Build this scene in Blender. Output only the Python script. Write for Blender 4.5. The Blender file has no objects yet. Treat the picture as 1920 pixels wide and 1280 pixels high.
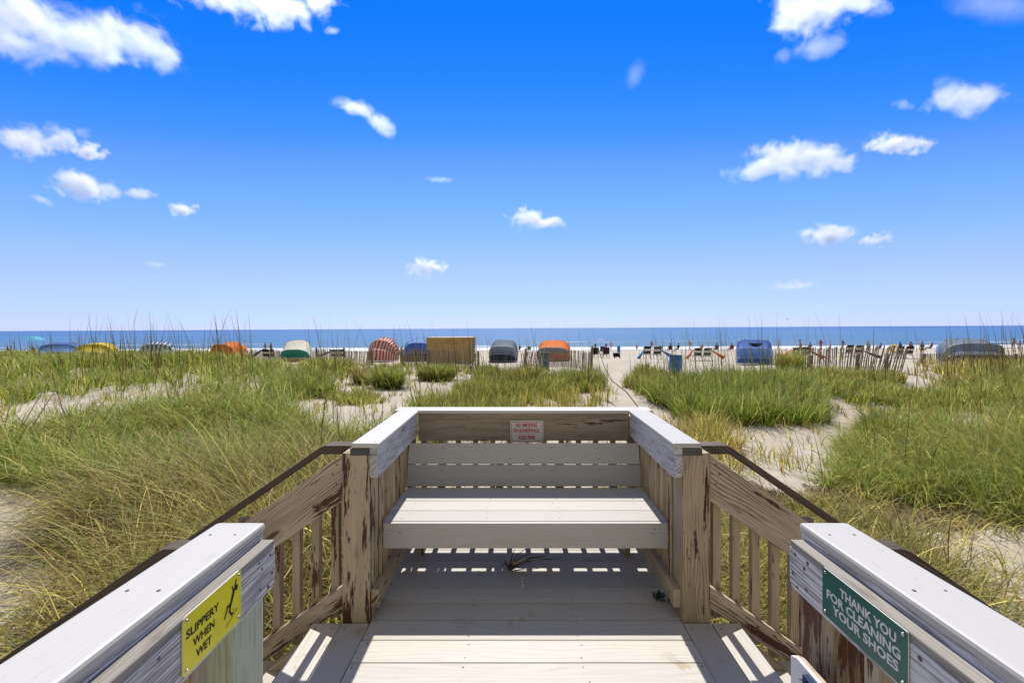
import bpy, bmesh, math, random
import numpy as np
from mathutils import Vector, Matrix

random.seed(7)
RNG = np.random.default_rng(11)
S = bpy.context.scene
COL = S.collection
rad = math.radians

# ------------------------------------------------------------------ camera frame
F_PX, CX, CY, EYE, ROLL = 822.0, 970.0, 615.2, 1.5, 0.0055
ROLLM = (Matrix.Translation((0, 0, EYE)) @ Matrix.Rotation(ROLL, 4, 'Y') @ Matrix.Translation((0, 0, -EYE)))
cr, sr = math.cos(ROLL), math.sin(ROLL)


def pdir(px, py):
    """direction of a pixel of the 1920x1280 photo, per metre of depth"""
    x, z = (px - CX) / F_PX, -(py - CY) / F_PX
    return x * cr + z * sr, -x * sr + z * cr


def pat(px, py, d):
    x, z = pdir(px, py)
    return Vector((x * d, d, EYE + z * d))


def proj(x, y, z):
    """numpy: world -> photo pixel"""
    z = z - EYE
    xx = x * cr - z * sr
    zz = x * sr + z * cr
    y = np.maximum(y, 0.05)
    return CX + F_PX * xx / y, CY - F_PX * zz / y


# ------------------------------------------------------------------ ground height
_gy = np.array([-60, -30, 0, 5, 9, 12, 16, 20, 25, 31, 36, 50, 65, 80, 90, 100, 150, 400])
_gz = np.array([-1.0, -1.0, -1.0, -.96, -.88, -.82, -.75, -.72, -.80, -.95, -1.10, -1.55, -2.1, -2.65, -3.05, -3.5, -5.5, -12])
_per = [(RNG.uniform(0, 6.28, 6), RNG.uniform(-1, 1, (6, 2))) for _ in range(3)]


def _wob(x, y, k, s):
    ph, dr = _per[k]
    out = 0
    for i in range(6):
        n = dr[i] / np.hypot(*dr[i]) * (0.6 + 0.25 * i) / s
        out = out + np.sin(x * n[0] + y * n[1] + ph[i]) / (1 + .35 * i)
    return out / 3.2


def ground(x, y):
    x = np.asarray(x, float); y = np.asarray(y, float)
    z = np.interp(y, _gy, _gz)
    fade = np.clip((48 - y) / 20, 0.06, 1) * np.clip((np.hypot(x, y - 1) - 2.5) / 3, 0, 1)
    z = z + fade * (0.27 * _wob(x, y, 0, 2.6) + 0.08 * _wob(x, y, 1, 0.8))
    # dune in front of the tents on the left, lower one on the right
    z = z + .42 / (1 + np.exp((x + 9.5) / 1.2)) * np.exp(-((y - 24) / 4.5) ** 2)
    z = z + .16 / (1 + np.exp(-(x - 15) / 1.2)) * np.exp(-((y - 23) / 4.0) ** 2)
    # flatter trodden gap straight ahead to the beach
    return z


def gz(x, y):
    return float(ground(x, y))


def gp(px, py, dmin=1.5, dmax=150):
    """where the ray of a pixel meets the ground"""
    dx, dz = pdir(px, py)
    d = np.exp(np.linspace(math.log(dmin), math.log(dmax), 3000))
    h = EYE + dz * d - ground(dx * d, d)
    i = np.where(h <= 0)[0]
    dd = d[i[0]] if len(i) else dmax
    return Vector((dx * dd, dd, gz(dx * dd, dd)))


def gd(px, d):
    dx, _ = pdir(px, 650)
    return Vector((dx * d, d, gz(dx * d, d)))


# ------------------------------------------------------------------ object helpers
def tag(o, label=None, cat=None, group=None, kind=None):
    if label: o['label'] = label
    if cat: o['category'] = cat
    if group: o['group'] = group
    if kind: o['kind'] = kind
    return o


def thing(name, label, cat, loc=(0, 0, 0), rz=0, group=None, deck=False):
    o = bpy.data.objects.new(name, None)
    COL.objects.link(o)
    o.empty_display_size = .2
    m = Matrix.Translation(loc) @ Matrix.Rotation(rz, 4, 'Z')
    o.matrix_world = ROLLM @ m if deck else m
    o['_loc'] = [float(v) for v in loc]
    return tag(o, label, cat, group)


def link(name, me, parent=None, mats=(), smooth=False):
    for m in mats: me.materials.append(m)
    if smooth:
        me.polygons.foreach_set('use_smooth', [True] * len(me.polygons))
    o = bpy.data.objects.new(name, me)
    COL.objects.link(o)
    if parent is not None: o.parent = parent
    return o


def bm_obj(name, bm, parent, mats, smooth=False):
    me = bpy.data.meshes.new(name)
    bm.normal_update()
    bm.to_mesh(me); bm.free()
    return link(name, me, parent, mats if isinstance(mats, (list, tuple)) else [mats], smooth)


def copy_tree(o, parent=None):
    c = o.copy(); COL.objects.link(c)
    if parent is not None: c.parent = parent
    for ch in list(o.children):
        copy_tree(ch, c)
    return c


def add_box(bm, x0, x1, y0, y1, z0, z1, mi=0, M=None):
    vs = [bm.verts.new((x, y, z)) for x in (x0, x1) for y in (y0, y1) for z in (z0, z1)]
    if M is not None:
        for v in vs: v.co = M @ v.co
    for q in ((0, 1, 3, 2), (4, 6, 7, 5), (0, 4, 5, 1), (2, 3, 7, 6), (0, 2, 6, 4), (1, 5, 7, 3)):
        f = bm.faces.new([vs[i] for i in q]); f.material_index = mi
    return vs


def add_tube(bm, pts, radii, n=8, mi=0, cap=True):
    pts = [Vector(p) for p in pts]
    if not isinstance(radii, (list, tuple)): radii = [radii] * len(pts)
    rings = []
    t0 = (pts[1] - pts[0]).normalized()
    up = Vector((0, 0, 1)) if abs(t0.z) < .9 else Vector((1, 0, 0))
    for i, p in enumerate(pts):
        t = (pts[min(i + 1, len(pts) - 1)] - pts[max(i - 1, 0)]).normalized()
        a = t.cross(up)
        if a.length < 1e-4: a = t.cross(Vector((0, 1, 0)))
        a.normalize(); b = a.cross(t)
        rings.append([bm.verts.new(p + radii[i] * (a * math.cos(2 * math.pi * k / n) + b * math.sin(2 * math.pi * k / n))) for k in range(n)])
    for r0, r1 in zip(rings, rings[1:]):
        for k in range(n):
            f = bm.faces.new((r0[k], r0[(k + 1) % n], r1[(k + 1) % n], r1[k])); f.material_index = mi; f.smooth = True
    if cap:
        for r in (rings[0][::-1], rings[-1]):
            try:
                f = bm.faces.new(r); f.material_index = mi
            except ValueError: pass


# ------------------------------------------------------------------ lumber
_lum = [0]


def lumber(name, parent, poly, ext, mat, grain, bevel=.003, screws=(), screw_n=(0, 0, 1), wob=0, screw_r=.0042):
    """a board: polygon (list of 3-D points, planar) swept along the vector ext; UVs follow the grain direction.
    Points are deck coordinates; they are stored relative to the parent's base."""
    _lum[0] += 1
    rnd = random.Random(_lum[0] * 17 + 3)
    off = Vector(parent['_loc'])
    bm = bmesh.new()
    ext = Vector(ext)
    a = [bm.verts.new(Vector(p) - off) for p in poly]
    b = [bm.verts.new(Vector(p) - off + ext) for p in poly]
    n = len(a)
    bm.faces.new(a[::-1]); bm.faces.new(b)
    for i in range(n):
        bm.faces.new((a[i], a[(i + 1) % n], b[(i + 1) % n], b[i]))
    bmesh.ops.recalc_face_normals(bm, faces=bm.faces)
    if bevel:
        ed = [e for e in bm.edges if e.calc_face_angle(0) > .5]
        bmesh.ops.bevel(bm, geom=ed, offset=bevel, segments=2, profile=.6, affect='EDGES', clamp_overlap=True)
    g = Vector(grain).normalized()
    uvl = bm.loops.layers.uv.new('UVMap')
    ou, ov = rnd.uniform(0, 40), rnd.uniform(0, 40)
    for f in bm.faces:
        nn = f.normal
        if abs(nn.dot(g)) > .75:
            t = nn.orthogonal().normalized(); s = nn.cross(t)
            for l in f.loops:
                l[uvl].uv = (l.vert.co.dot(t) * .25 + ou + 7, l.vert.co.dot(s) + ov)
        else:
            t = nn.cross(g)
            t.normalize()
            k = round(math.atan2(t.x * .7 + t.y, t.z + t.y * .3) * 2)
            for l in f.loops:
                l[uvl].uv = (l.vert.co.dot(g) + ou, l.vert.co.dot(t) + ov + k * .37)
    # screw heads: shallow dark dimples proud by half a millimetre
    sn = Vector(screw_n).normalized()
    t1 = sn.orthogonal().normalized(); t2 = sn.cross(t1)
    for p in screws:
        p = Vector(p) - off
        r = screw_r * rnd.uniform(.7, 1.15)
        ring = [bm.verts.new(p + sn * .0007 + r * (t1 * math.cos(k * math.pi / 4) + t2 * math.sin(k * math.pi / 4))) for k in range(8)]
        f = bm.faces.new(ring)
        if f.normal.dot(sn) < 0: f.normal_flip()
        f.material_index = 1
        for l in f.loops: l[uvl].uv = (0, 0)
    mats = [mat] + ([M_SCREW] if screws else [])
    return bm_obj(name, bm, parent, mats)


def board(name, parent, x0, x1, y0, y1, z0, z1, mat, grain=None, bevel=.003, screws=(), screw_n=(0, 0, 1)):
    d = (x1 - x0, y1 - y0, z1 - z0)
    k = d.index(max(d))
    if grain is None: grain = [(1, 0, 0), (0, 1, 0), (0, 0, 1)][k]
    return lumber(name, parent, [(x0, y0, z0), (x1, y0, z0), (x1, y1, z0), (x0, y1, z0)], (0, 0, z1 - z0), mat, grain, bevel, screws, screw_n)


# ------------------------------------------------------------------ materials
class NT:
    def __init__(s, name):
        s.m = bpy.data.materials.new(name); s.m.use_nodes = True
        s.t = s.m.node_tree; s.n = s.t.nodes
        s.bsdf = s.n['Principled BSDF']; s.out = s.n['Material Output']

    def N(s, ty, **kw):
        n = s.n.new(ty)
        for k, v in kw.items(): setattr(n, k, v)
        return n

    def set(s, sock, v):
        if isinstance(v, bpy.types.NodeSocket): s.t.links.new(v, sock)
        else:
            if hasattr(sock, 'default_value') and hasattr(sock.default_value, '__len__') and not isinstance(v, (int, float)):
                v = tuple(v) + ((1,) if len(sock.default_value) == 4 and len(v) == 3 else ())
            sock.default_value = v

    def math(s, op, a, b=0.0, c=0.0, clamp=False):
        n = s.N('ShaderNodeMath', operation=op, use_clamp=clamp)
        s.set(n.inputs[0], a); s.set(n.inputs[1], b)
        if op in ('MULTIPLY_ADD', 'SMOOTH_MIN', 'WRAP', 'COMPARE'): s.set(n.inputs[2], c)
        return n.outputs[0]

    def comb(s, x, y, z=0.0):
        n = s.N('ShaderNodeCombineXYZ')
        for i, v in enumerate((x, y, z)): s.set(n.inputs[i], v)
        return n.outputs[0]

    def noise(s, vec, scale=1.0, detail=3.0, rough=.55, dist=0.0):
        n = s.N('ShaderNodeTexNoise')
        s.set(n.inputs['Vector'], vec); n.inputs['Scale'].default_value = scale
        n.inputs['Detail'].default_value = detail; n.inputs['Roughness'].default_value = rough
        n.inputs['Distortion'].default_value = dist
        return n.outputs[0]

    def remap(s, v, a, b, c=0.0, d=1.0, smooth=True):
        n = s.N('ShaderNodeMapRange', interpolation_type='SMOOTHSTEP' if smooth else 'LINEAR')
        s.set(n.inputs[0], v)
        for i, k in enumerate((a, b, c, d)): s.set(n.inputs[i + 1], k)
        return n.outputs[0]

    def mix(s, f, a, b, blend='MIX'):
        n = s.N('ShaderNodeMix', data_type='RGBA', blend_type=blend)
        s.set(n.inputs[0], f); s.set(n.inputs[6], a); s.set(n.inputs[7], b)
        return n.outputs[2]

    def ramp(s, v, stops):
        n = s.N('ShaderNodeValToRGB')
        e = n.color_ramp.elements
        while len(e) < len(stops): e.new(.5)
        for k, (p, c) in zip(e, stops):
            k.position = p; k.color = tuple(c) + (1,)
        s.set(n.inputs[0], v)
        return n.outputs[0]

    def bump(s, h, strength=.3, dist=.002):
        n = s.N('ShaderNodeBump')
        s.set(n.inputs['Height'], h); n.inputs['Strength'].default_value = strength; n.inputs['Distance'].default_value = dist
        s.t.links.new(n.outputs[0], s.bsdf.inputs['Normal'])
        return n

    def fin(s, color, rough=.6, spec=.5):
        s.set(s.bsdf.inputs['Base Color'], color); s.set(s.bsdf.inputs['Roughness'], rough)
        s.bsdf.inputs['Specular IOR Level'].default_value = spec
        return s.m


def uv_nodes(k):
    uv = k.N('ShaderNodeUVMap'); uv.uv_map = 'UVMap'
    sp = k.N('ShaderNodeSeparateXYZ'); k.t.links.new(uv.outputs[0], sp.inputs[0])
    return sp.outputs[0], sp.outputs[1]


def wood(name, light, mid, dark, grain=.6, freq=75, paint=None, paint_amt=.5, wash=None, wash_amt=.5, green=0.0, rough=.75, crack=.5):
    """weathered timber: growth lines bent round knots, fibre streaks, drying cracks, grime and (optionally) flaking paint"""
    k = NT(name)
    u, v = uv_nodes(k)
    # knots
    vo = k.N('ShaderNodeTexVoronoi', feature='F1'); vo.inputs['Scale'].default_value = 1
    k.set(vo.inputs['Vector'], k.comb(k.math('MULTIPLY', u, 1.7), k.math('MULTIPLY', v, 6.5)))
    kd = vo.outputs['Distance']
    sc = k.N('ShaderNodeSeparateColor'); k.t.links.new(vo.outputs['Color'], sc.inputs[0])
    has = k.math('GREATER_THAN', sc.outputs[0], .62)
    knot = k.math('MULTIPLY', has, k.remap(kd, .05, .12, 1, 0))
    swirl = k.math('MULTIPLY', has, k.remap(kd, .0, .45, 1, 0))
    warp = k.noise(k.comb(k.math('MULTIPLY', u, 1.1), k.math('MULTIPLY', v, 5)), 1, 2, .5)
    warp2 = k.noise(k.comb(k.math('MULTIPLY', u, 5), k.math('MULTIPLY', v, 22)), 1, 2, .5)
    ph = k.math('MULTIPLY_ADD', v, freq, k.math('MULTIPLY', warp, 9.0))
    ph = k.math('ADD', ph, k.math('MULTIPLY', warp2, .9))
    ph = k.math('ADD', ph, k.math('MULTIPLY', swirl, 3.2))
    s = k.math('SINE', k.math('MULTIPLY', ph, 6.2832))
    gmask = k.remap(k.noise(k.comb(k.math('MULTIPLY', u, 1.9), k.math('MULTIPLY', v, 14)), 1, 3, .6), .34, .62, .18, 1)
    line = k.math('MULTIPLY', k.remap(s, -.2, 1.0, 0, 1), gmask)
    fib = k.noise(k.comb(k.math('MULTIPLY', u, 4), k.math('MULTIPLY', v, 260)), 1, 3, .6)
    fib2 = k.noise(k.comb(k.math('MULTIPLY', u, 1.6), k.math('MULTIPLY', v, 45)), 1, 3, .6)
    blot = k.noise(k.comb(k.math('MULTIPLY', u, 2.2), k.math('MULTIPLY', v, 7)), 1, 4, .6)
    t = k.math('ADD', k.math('MULTIPLY', line, grain * .55), k.math('MULTIPLY', fib2, .55))
    t = k.math('ADD', t, k.math('MULTIPLY', k.math('SUBTRACT', fib, .5), .5))
    t = k.math('ADD', t, k.math('MULTIPLY', k.math('SUBTRACT', blot, .5), .75))
    col = k.ramp(t, [(.08, light), (.5, mid), (.98, dark)])
    oi = k.N('ShaderNodeObjectInfo')
    col = k.mix(k.remap(oi.outputs['Random'], 0, 1, 0, .30, False), col, k.mix(1.0, col, (.62, .60, .58), 'MULTIPLY'))
    grime = k.remap(k.noise(k.comb(k.math('MULTIPLY', u, 3.2), k.math('MULTIPLY', v, 13)), 1, 5, .65), .56, .70, 0, .55)
    col = k.mix(grime, col, tuple(c * .75 for c in dark))
    col = k.mix(k.math('MULTIPLY', knot, .85), col, tuple(c * .35 for c in dark))
    if green:
        gm = k.remap(k.noise(k.comb(k.math('MULTIPLY', u, 1.3), k.math('MULTIPLY', v, 9)), 1, 3), .5, .68)
        col = k.mix(k.math('MULTIPLY', gm, green), col, (.17, .19, .09))
    ck = k.remap(k.noise(k.comb(k.math('MULTIPLY', u, 1.3), k.math('MULTIPLY', v, 120)), 1, 2, .5), .66, .72)
    ck = k.math('MULTIPLY', ck, crack)
    h = k.math('SUBTRACT', k.math('MULTIPLY', fib, .6), k.math('MULTIPLY', line, .5 * grain))
    h = k.math('SUBTRACT', h, k.math('MULTIPLY', ck, 2.0))
    if wash:
        wn = k.noise(k.comb(k.math('MULTIPLY', u, 6), k.math('MULTIPLY', v, 110)), 1, 4, .65)
        wb = k.noise(k.comb(k.math('MULTIPLY', u, 2.4), k.math('MULTIPLY', v, 12)), 1, 3, .6)
        w = k.math('ADD', k.math('MULTIPLY', wn, .62), k.math('MULTIPLY', wb, .38))
        w = k.math('SUBTRACT', w, k.math('MULTIPLY', line, .09))
        wm = k.remap(w, .57 - .2 * wash_amt, .67 - .2 * wash_amt)
        col = k.mix(wm, col, wash)
        h = k.math('ADD', h, k.math('MULTIPLY', wm, .5))
    col = k.mix(ck, col, tuple(c * .3 for c in dark))
    if paint:
        pn = k.noise(k.comb(k.math('MULTIPLY', u, 7), k.math('MULTIPLY', v, 55)), 1, 6, .72)
        pb = k.noise(k.comb(k.math('MULTIPLY', u, 1.6), k.math('MULTIPLY', v, 11)), 1, 2, .5)
        pp = k.math('ADD', k.math('MULTIPLY', pn, .45), k.math('MULTIPLY', pb, .55))
        pm = k.remap(pp, .60 - .2 * paint_amt, .615 - .2 * paint_amt)
        pv = k.noise(k.comb(k.math('MULTIPLY', u, 30), k.math('MULTIPLY', v, 90)), 1, 2)
        col = k.mix(pm, col, k.mix(pv, tuple(c * .7 for c in paint), tuple(min(1, c * 1.5) for c in paint)))
        h = k.math('ADD', h, k.math('MULTIPLY', pm, 1.6))
    k.bump(h, .55, .0016)
    return k.fin(col, rough, .25)


def composite(name, base, streak=.12, stain=.0, rough=.5, tint=(.62, .52, .40)):
    """moulded deck board with an embossed wood pattern, scuffs and faint tea-coloured stains"""
    k = NT(name)
    u, v = uv_nodes(k)
    warp = k.noise(k.comb(k.math('MULTIPLY', u, .9), k.math('MULTIPLY', v, 6)), 1, 2, .5)
    ph = k.math('MULTIPLY_ADD', v, 38, k.math('MULTIPLY', warp, 7.5))
    line = k.remap(k.math('SINE', k.math('MULTIPLY', ph, 6.2832)), .1, 1.0)
    fib = k.noise(k.comb(k.math('MULTIPLY', u, 3), k.math('MULTIPLY', v, 190)), 1, 3, .65)
    blot = k.noise(k.comb(k.math('MULTIPLY', u, 2.0), k.math('MULTIPLY', v, 5)), 1, 4, .6)
    f = k.math('ADD', k.math('MULTIPLY', line, .5), k.remap(fib, .35, .75, 0, 1))
    f = k.math('MULTIPLY', f, streak)
    oi = k.N('ShaderNodeObjectInfo')
    b2 = k.mix(k.remap(oi.outputs['Random'], 0, 1, 0, 1, False), tuple(c * 1.05 for c in base), tuple(c * .80 for c in base))
    col = k.mix(f, b2, tint)
    scuff = k.remap(k.noise(k.comb(k.math('MULTIPLY', u, 9), k.math('MULTIPLY', v, 30)), 1, 6, .7), .56, .70, 0, .22)
    col = k.mix(scuff, col, tuple(c * .66 for c in tint))
    col = k.mix(k.remap(blot, .5, .8, 0, .22), col, tuple(c * .78 for c in base))
    spk = k.remap(k.noise(k.comb(k.math('MULTIPLY', u, 55), k.math('MULTIPLY', v, 90)), 1, 2, .5), .72, .78, 0, .4)
    col = k.mix(spk, col, tuple(c * .45 for c in base))
    if stain:
        g = k.N('ShaderNodeNewGeometry')
        st = k.noise(g.outputs['Position'], 5.5, 5, .62, .6)
        st2 = k.noise(g.outputs['Position'], 1.7, 2, .5)
        sm = k.math('MULTIPLY', k.remap(st, .55, .66), k.remap(st2, .5, .62))
        col = k.mix(k.math('MULTIPLY', sm, stain), col, (.36, .29, .17))
    k.bump(k.math('SUBTRACT', k.math('MULTIPLY', fib, .6), k.math('MULTIPLY', line, .5)), .25, .0008)
    return k.fin(col, rough, .35)


def flat(name, col, rough=.6, spec=.4, metal=0, var=.12, scale=8, translucent=0.0, bump=0.0):
    """painted / woven / moulded surface with a little unevenness"""
    k = NT(name)
    tc = k.N('ShaderNodeTexCoord')
    n = k.noise(tc.outputs['Object'], scale, 4, .6)
    c = k.mix(k.remap(n, .3, .75), tuple(min(1, x * (1 + var)) for x in col), tuple(x * (1 - var) for x in col))
    if bump: k.bump(n, bump, .02)
    k.fin(c, rough, spec)
    k.bsdf.inputs['Metallic'].default_value = metal
    if translucent:
        tr = k.N('ShaderNodeBsdfTranslucent'); k.set(tr.inputs[0], c)
        mx = k.N('ShaderNodeMixShader'); mx.inputs[0].default_value = translucent
        k.t.links.new(k.bsdf.outputs[0], mx.inputs[1]); k.t.links.new(tr.outputs[0], mx.inputs[2])
        k.t.links.new(mx.outputs[0], k.out.inputs['Surface'])
    return k.m


def striped(name, a, b, freq, translucent=.2):
    k = NT(name)
    u, v = uv_nodes(k)
    s = k.math('SINE', k.math('MULTIPLY', u, 6.2832 * freq))
    c = k.mix(k.remap(s, -.12, .12), a, b)
    k.fin(c, .8, .2)
    tr = k.N('ShaderNodeBsdfTranslucent'); k.set(tr.inputs[0], c)
    mx = k.N('ShaderNodeMixShader'); mx.inputs[0].default_value = translucent
    k.t.links.new(k.bsdf.outputs[0], mx.inputs[1]); k.t.links.new(tr.outputs[0], mx.inputs[2])
    k.t.links.new(mx.outputs[0], k.out.inputs['Surface'])
    return k.m


M_SCREW = flat('screw_head', (.10, .085, .075), .5, .4)
M_CAP = composite('white_cap_board', (.60, .58, .545), .16, 0, .5, (.45, .42, .37))
M_DECK = composite('deck_board_pale', (.57, .55, .51), .48, .8, .55, (.41, .355, .28))
M_BENCH = composite('bench_board_pale', (.52, .505, .48), .32, .12, .5, (.39, .345, .285))
M_POST = wood('flaked_post', (.60, .51, .36), (.47, .38, .255), (.20, .14, .085), .45, 85, paint=(.080, .033, .023), paint_amt=.42, green=.25)
M_POST2 = wood('knotty_post', (.56, .47, .33), (.42, .335, .215), (.15, .10, .065), .75, 50, paint=(.065, .028, .020), paint_amt=.16, green=.35)
M_RAILWOOD = wood('bare_rail_wood', (.46, .385, .295), (.32, .26, .185), (.09, .066, .045), .75, 75, paint=(.07, .04, .028), paint_amt=.04, green=.1)
M_STAIRWOOD = wood('stair_rail_wood', (.62, .53, .41), (.45, .365, .265), (.10, .068, .045), .95, 74, paint=(.085, .040, .027), paint_amt=.20)
M_BALUSTER = wood('baluster_wood', (.57, .48, .345), (.43, .345, .235), (.15, .10, .062), .55, 85, paint=(.085, .036, .024), paint_amt=.13, green=.4)
M_WASH = wood('whitewashed_wood', (.40, .385, .375), (.28, .265, .26), (.10, .09, .09), .35, 95, wash=(.66, .65, .66), wash_amt=.72, crack=.75)
M_WASH2 = wood('greywashed_wood', (.43, .42, .40), (.34, .325, .31), (.14, .125, .12), .35, 90, wash=(.60, .595, .60), wash_amt=.85, crack=.4)
M_SHADEWOOD = wood('shaded_handrail_wood', (.17, .135, .105), (.10, .078, .06), (.04, .03, .024), .8, 80)  # shade of the unlit near face put into the whole handrail's colour
M_GREENPOST = wood('green_painted_post', (.42, .44, .33), (.36, .39, .28), (.22, .23, .15), .5, 60, wash=(.46, .50, .38), wash_amt=.9, crack=.4)
M_BROWNPOST = wood('brown_flaked_post', (.44, .36, .25), (.31, .235, .15), (.12, .08, .045), .8, 55, paint=(.10, .045, .03), paint_amt=.52, green=.3)
M_LEDGE = wood('weathered_ledge_wood', (.36, .335, .30), (.26, .24, .21), (.09, .075, .06), .6, 90)
M_DARKEND = wood('dark_end_wood', (.16, .155, .14), (.09, .09, .085), (.03, .03, .03), .6, 80)  # darker wood tone for the thin piece on the nailer's front end
# ================================================================== BOARDWALK (deck coordinates)
XC = .045


def sx(s, a):          # a = distance from the deck's centre line, s = -1 left / +1 right
    return XC + s * a


def span(s, a, b):
    p, q = sx(s, a), sx(s, b)
    return (p, q) if p < q else (q, p)


# ---- deck
deck = thing('boardwalk_deck', 'pale composite boardwalk deck with cross boards and bare sand below it', 'deck', (XC, 1.2, 0), deck=True)
y = 1.971 - .1433 * 17
i = 0
while y < 3.25:
    half = .795 if y < 2.2 else .80
    x0, x1 = XC - half + random.uniform(-.002, .002), XC + half + random.uniform(-.002, .002)
    scr = []
    for bx in (x0 + .025, x0 + .52, x0 + 1.05, x1 - .03):
        for by in (.028, .112):
            scr.append((bx + random.uniform(-.012, .012), y + by + random.uniform(-.006, .006), 0))
    if i in (21,):      # the butt joint under the bench
        board('deck_board', deck, x0, .03, y, y + .1385, -.025, 0, M_DECK, screws=[s for s in scr if s[0] < .02])
        board('deck_board', deck, .034, x1, y, y + .1385, -.025, 0, M_DECK, screws=[s for s in scr if s[0] > .05])
    else:
        board('deck_board', deck, x0, x1, y, y + .1385, -.025, 0, M_DECK, screws=scr)
    y += .1433; i += 1
for bx in (-.72, -.24, .24, .78):
    board('joist', deck, bx, bx + .038, -.45, 3.24, -.17, -.026, M_RAILWOOD, bevel=0)
for s in (-1, 1):
    a = span(s, .80, .838)
    board('rim_joist', deck, a[0], a[1], -.45, 1.3, -.17, -.026, M_RAILWOOD, bevel=0)


# ---- 6x6 post helper
def post(parent, s, y0, y1, z0, z1, mat, a=.80, w=.14):
    x = span(s, a, a + w)
    return board('post', parent, x[0], x[1], y0, y1, z0, z1, mat, (0, 0, 1), .006)


# ---- railing round the bench end
rail = thing('bench_railing', 'timber railing with white cap boards on three sides of the bench', 'railing', (XC, 2.7, 0), deck=True)
for s, m in ((-1, M_POST), (1, M_POST2)):
    post(rail, s, 2.24, 2.38, -1.0, .862, m)
    post(rail, s, 3.13, 3.27, -1.0, .848, m)
    x = span(s, .786, .7995)
    board('inner_strip', rail, x[0], x[1], 2.385, 2.425, .0, .735, M_POST, (0, 0, 1), .003)
    # side cap, nailer, fascia with rounded lower corner
    x = span(s, .75, .893)
    sc_ = [(x[0] + .03, 2.27, .914), (x[1] - .03, 2.27, .914), (x[0] + .03, 2.72, .914), (x[1] - .03, 2.72, .914)]
    board('cap_board', rail, x[0], x[1], 2.235, 3.128, .889, .914, M_CAP, (0, 1, 0), .008, sc_)
    x = span(s, .758, .90)
    board('cap_nailer', rail, x[0], x[1], 2.243, 3.125, .850, .8885, M_WASH2, (0, 1, 0), .003)
    x = span(s, .761, .799)
    board('nailer_end', rail, *span(s, .80, .899), 2.2385, 2.2425, .851, .888, M_DARKEND, (1, 0, 0), 0)
    pts = [(x[0], 3.16, .729), (x[0], 3.16, .849), (x[0], 2.236, .849), (x[0], 2.236, .760)]
    pts += [(x[0], 2.236 + .03 * (1 - math.sin(t)), .729 + .03 * (1 - math.cos(t))) for t in (math.pi / 2 * .66, math.pi / 2 * .33, 0)]
    inner = x[0] if s > 0 else x[1]
    scw = [(inner, 2.26 + .02 * (q % 2), .75 + .022 * q) for q in range(4)] + [(inner, 2.5, .80), (inner, 2.42, .83), (inner, 2.75, .79)]
    lumber('rail_board', rail, pts, (x[1] - x[0], 0, 0), M_WASH2, (0, 1, 0), .003, scw, (-s, 0, 0), screw_r=.005)
    # bottom rail and balusters
    x = span(s, .762, .80)
    board('bottom_rail', rail, x[0], x[1], 2.262, 3.14, .06, .152, M_BALUSTER, (0, 1, 0), .003)
    yb = 2.455
    while yb < 3.12:
        x = span(s, .803, .841)
        board('baluster', rail, x[0], x[1], yb, yb + .038, .02, .848, M_BALUSTER, (0, 0, 1), .002)
        yb += .112
# rear
board('cap_board', rail, XC - .925, XC + .925, 3.13, 3.272, .889, .914, M_CAP, (1, 0, 0), .008)
board('cap_nailer', rail, XC - .758, XC + .758, 3.150, 3.268, .850, .8885, M_RAILWOOD, (1, 0, 0), .003)
board('rail_board', rail, XC - .758, XC + .758, 3.158, 3.196, .690, .8495, M_RAILWOOD, (1, 0, 0), .003,
      [(XC - .66, 3.158, .80), (XC - .10, 3.158, .785), (XC - .15, 3.158, .80), (XC + .33, 3.158, .80)], (0, -1, 0))
board('bottom_rail', rail, XC - .79, XC + .79, 3.158, 3.196, .06, .152, M_BALUSTER, (1, 0, 0), .003)
board('middle_rail', rail, XC - .79, XC + .79, 3.158, 3.196, .375, .465, M_BALUSTER, (1, 0, 0), .003)
xb = XC - .745
while xb < XC + .77:
    board('baluster', rail, xb, xb + .036, 3.198, 3.234, .02, .848, M_BALUSTER, (0, 0, 1), .002)
    xb += .1255

# ---- bench
bench = thing('bench', 'built in pale board bench with slanted back at the end of the boardwalk', 'bench', (XC, 2.7, 0), deck=True)
ZS = .42
x0, x1 = XC - .797, XC + .797
for k, yy in enumerate((2.462, 2.605, 2.748, 2.891)):
    sc_ = [(x0 + f * (x1 - x0) + random.uniform(-.02, .02), yy + q, ZS) for f in (.07, .36, .62, .93) for q in ((.03, .105) if k < 3 else (.05,))]
    board('seat_board', bench, x0, x1, yy, yy + (.139 if k < 3 else .085), ZS - .025, ZS, M_BENCH, (1, 0, 0), .004, sc_)
board('front_board', bench, x0 - .004, x1 + .004, 2.434, 2.459, ZS - .142, ZS - .002, M_BENCH, (1, 0, 0), .004,
      [(x0 + .10, 2.434, .37), (x1 - .08, 2.434, .385), (x1 - .09, 2.434, .36), (x1 - .05, 2.434, .39)], (0, -1, 0))
tilt = Vector((0, .07, .29)).normalized()
bn = Vector((0, -tilt.z, tilt.y))
p = Vector((0, 2.965, .432))
for k in range(2):
    b0 = p + tilt * (k * .1435)
    c = [b0, b0 + tilt * .139, b0 + tilt * .139 - bn * .025, b0 - bn * .025]
    sc_ = [(x0 + f * (x1 - x0), *(b0 + tilt * q)[1:]) for f in (.15, .44, .62, .82) for q in (.035, .105)]
    lumber('back_board', bench, [(x0 + .004, q.y, q.z) for q in c], (x1 - x0 - .008, 0, 0), M_BENCH, (1, 0, 0), .003, sc_, bn)
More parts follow.
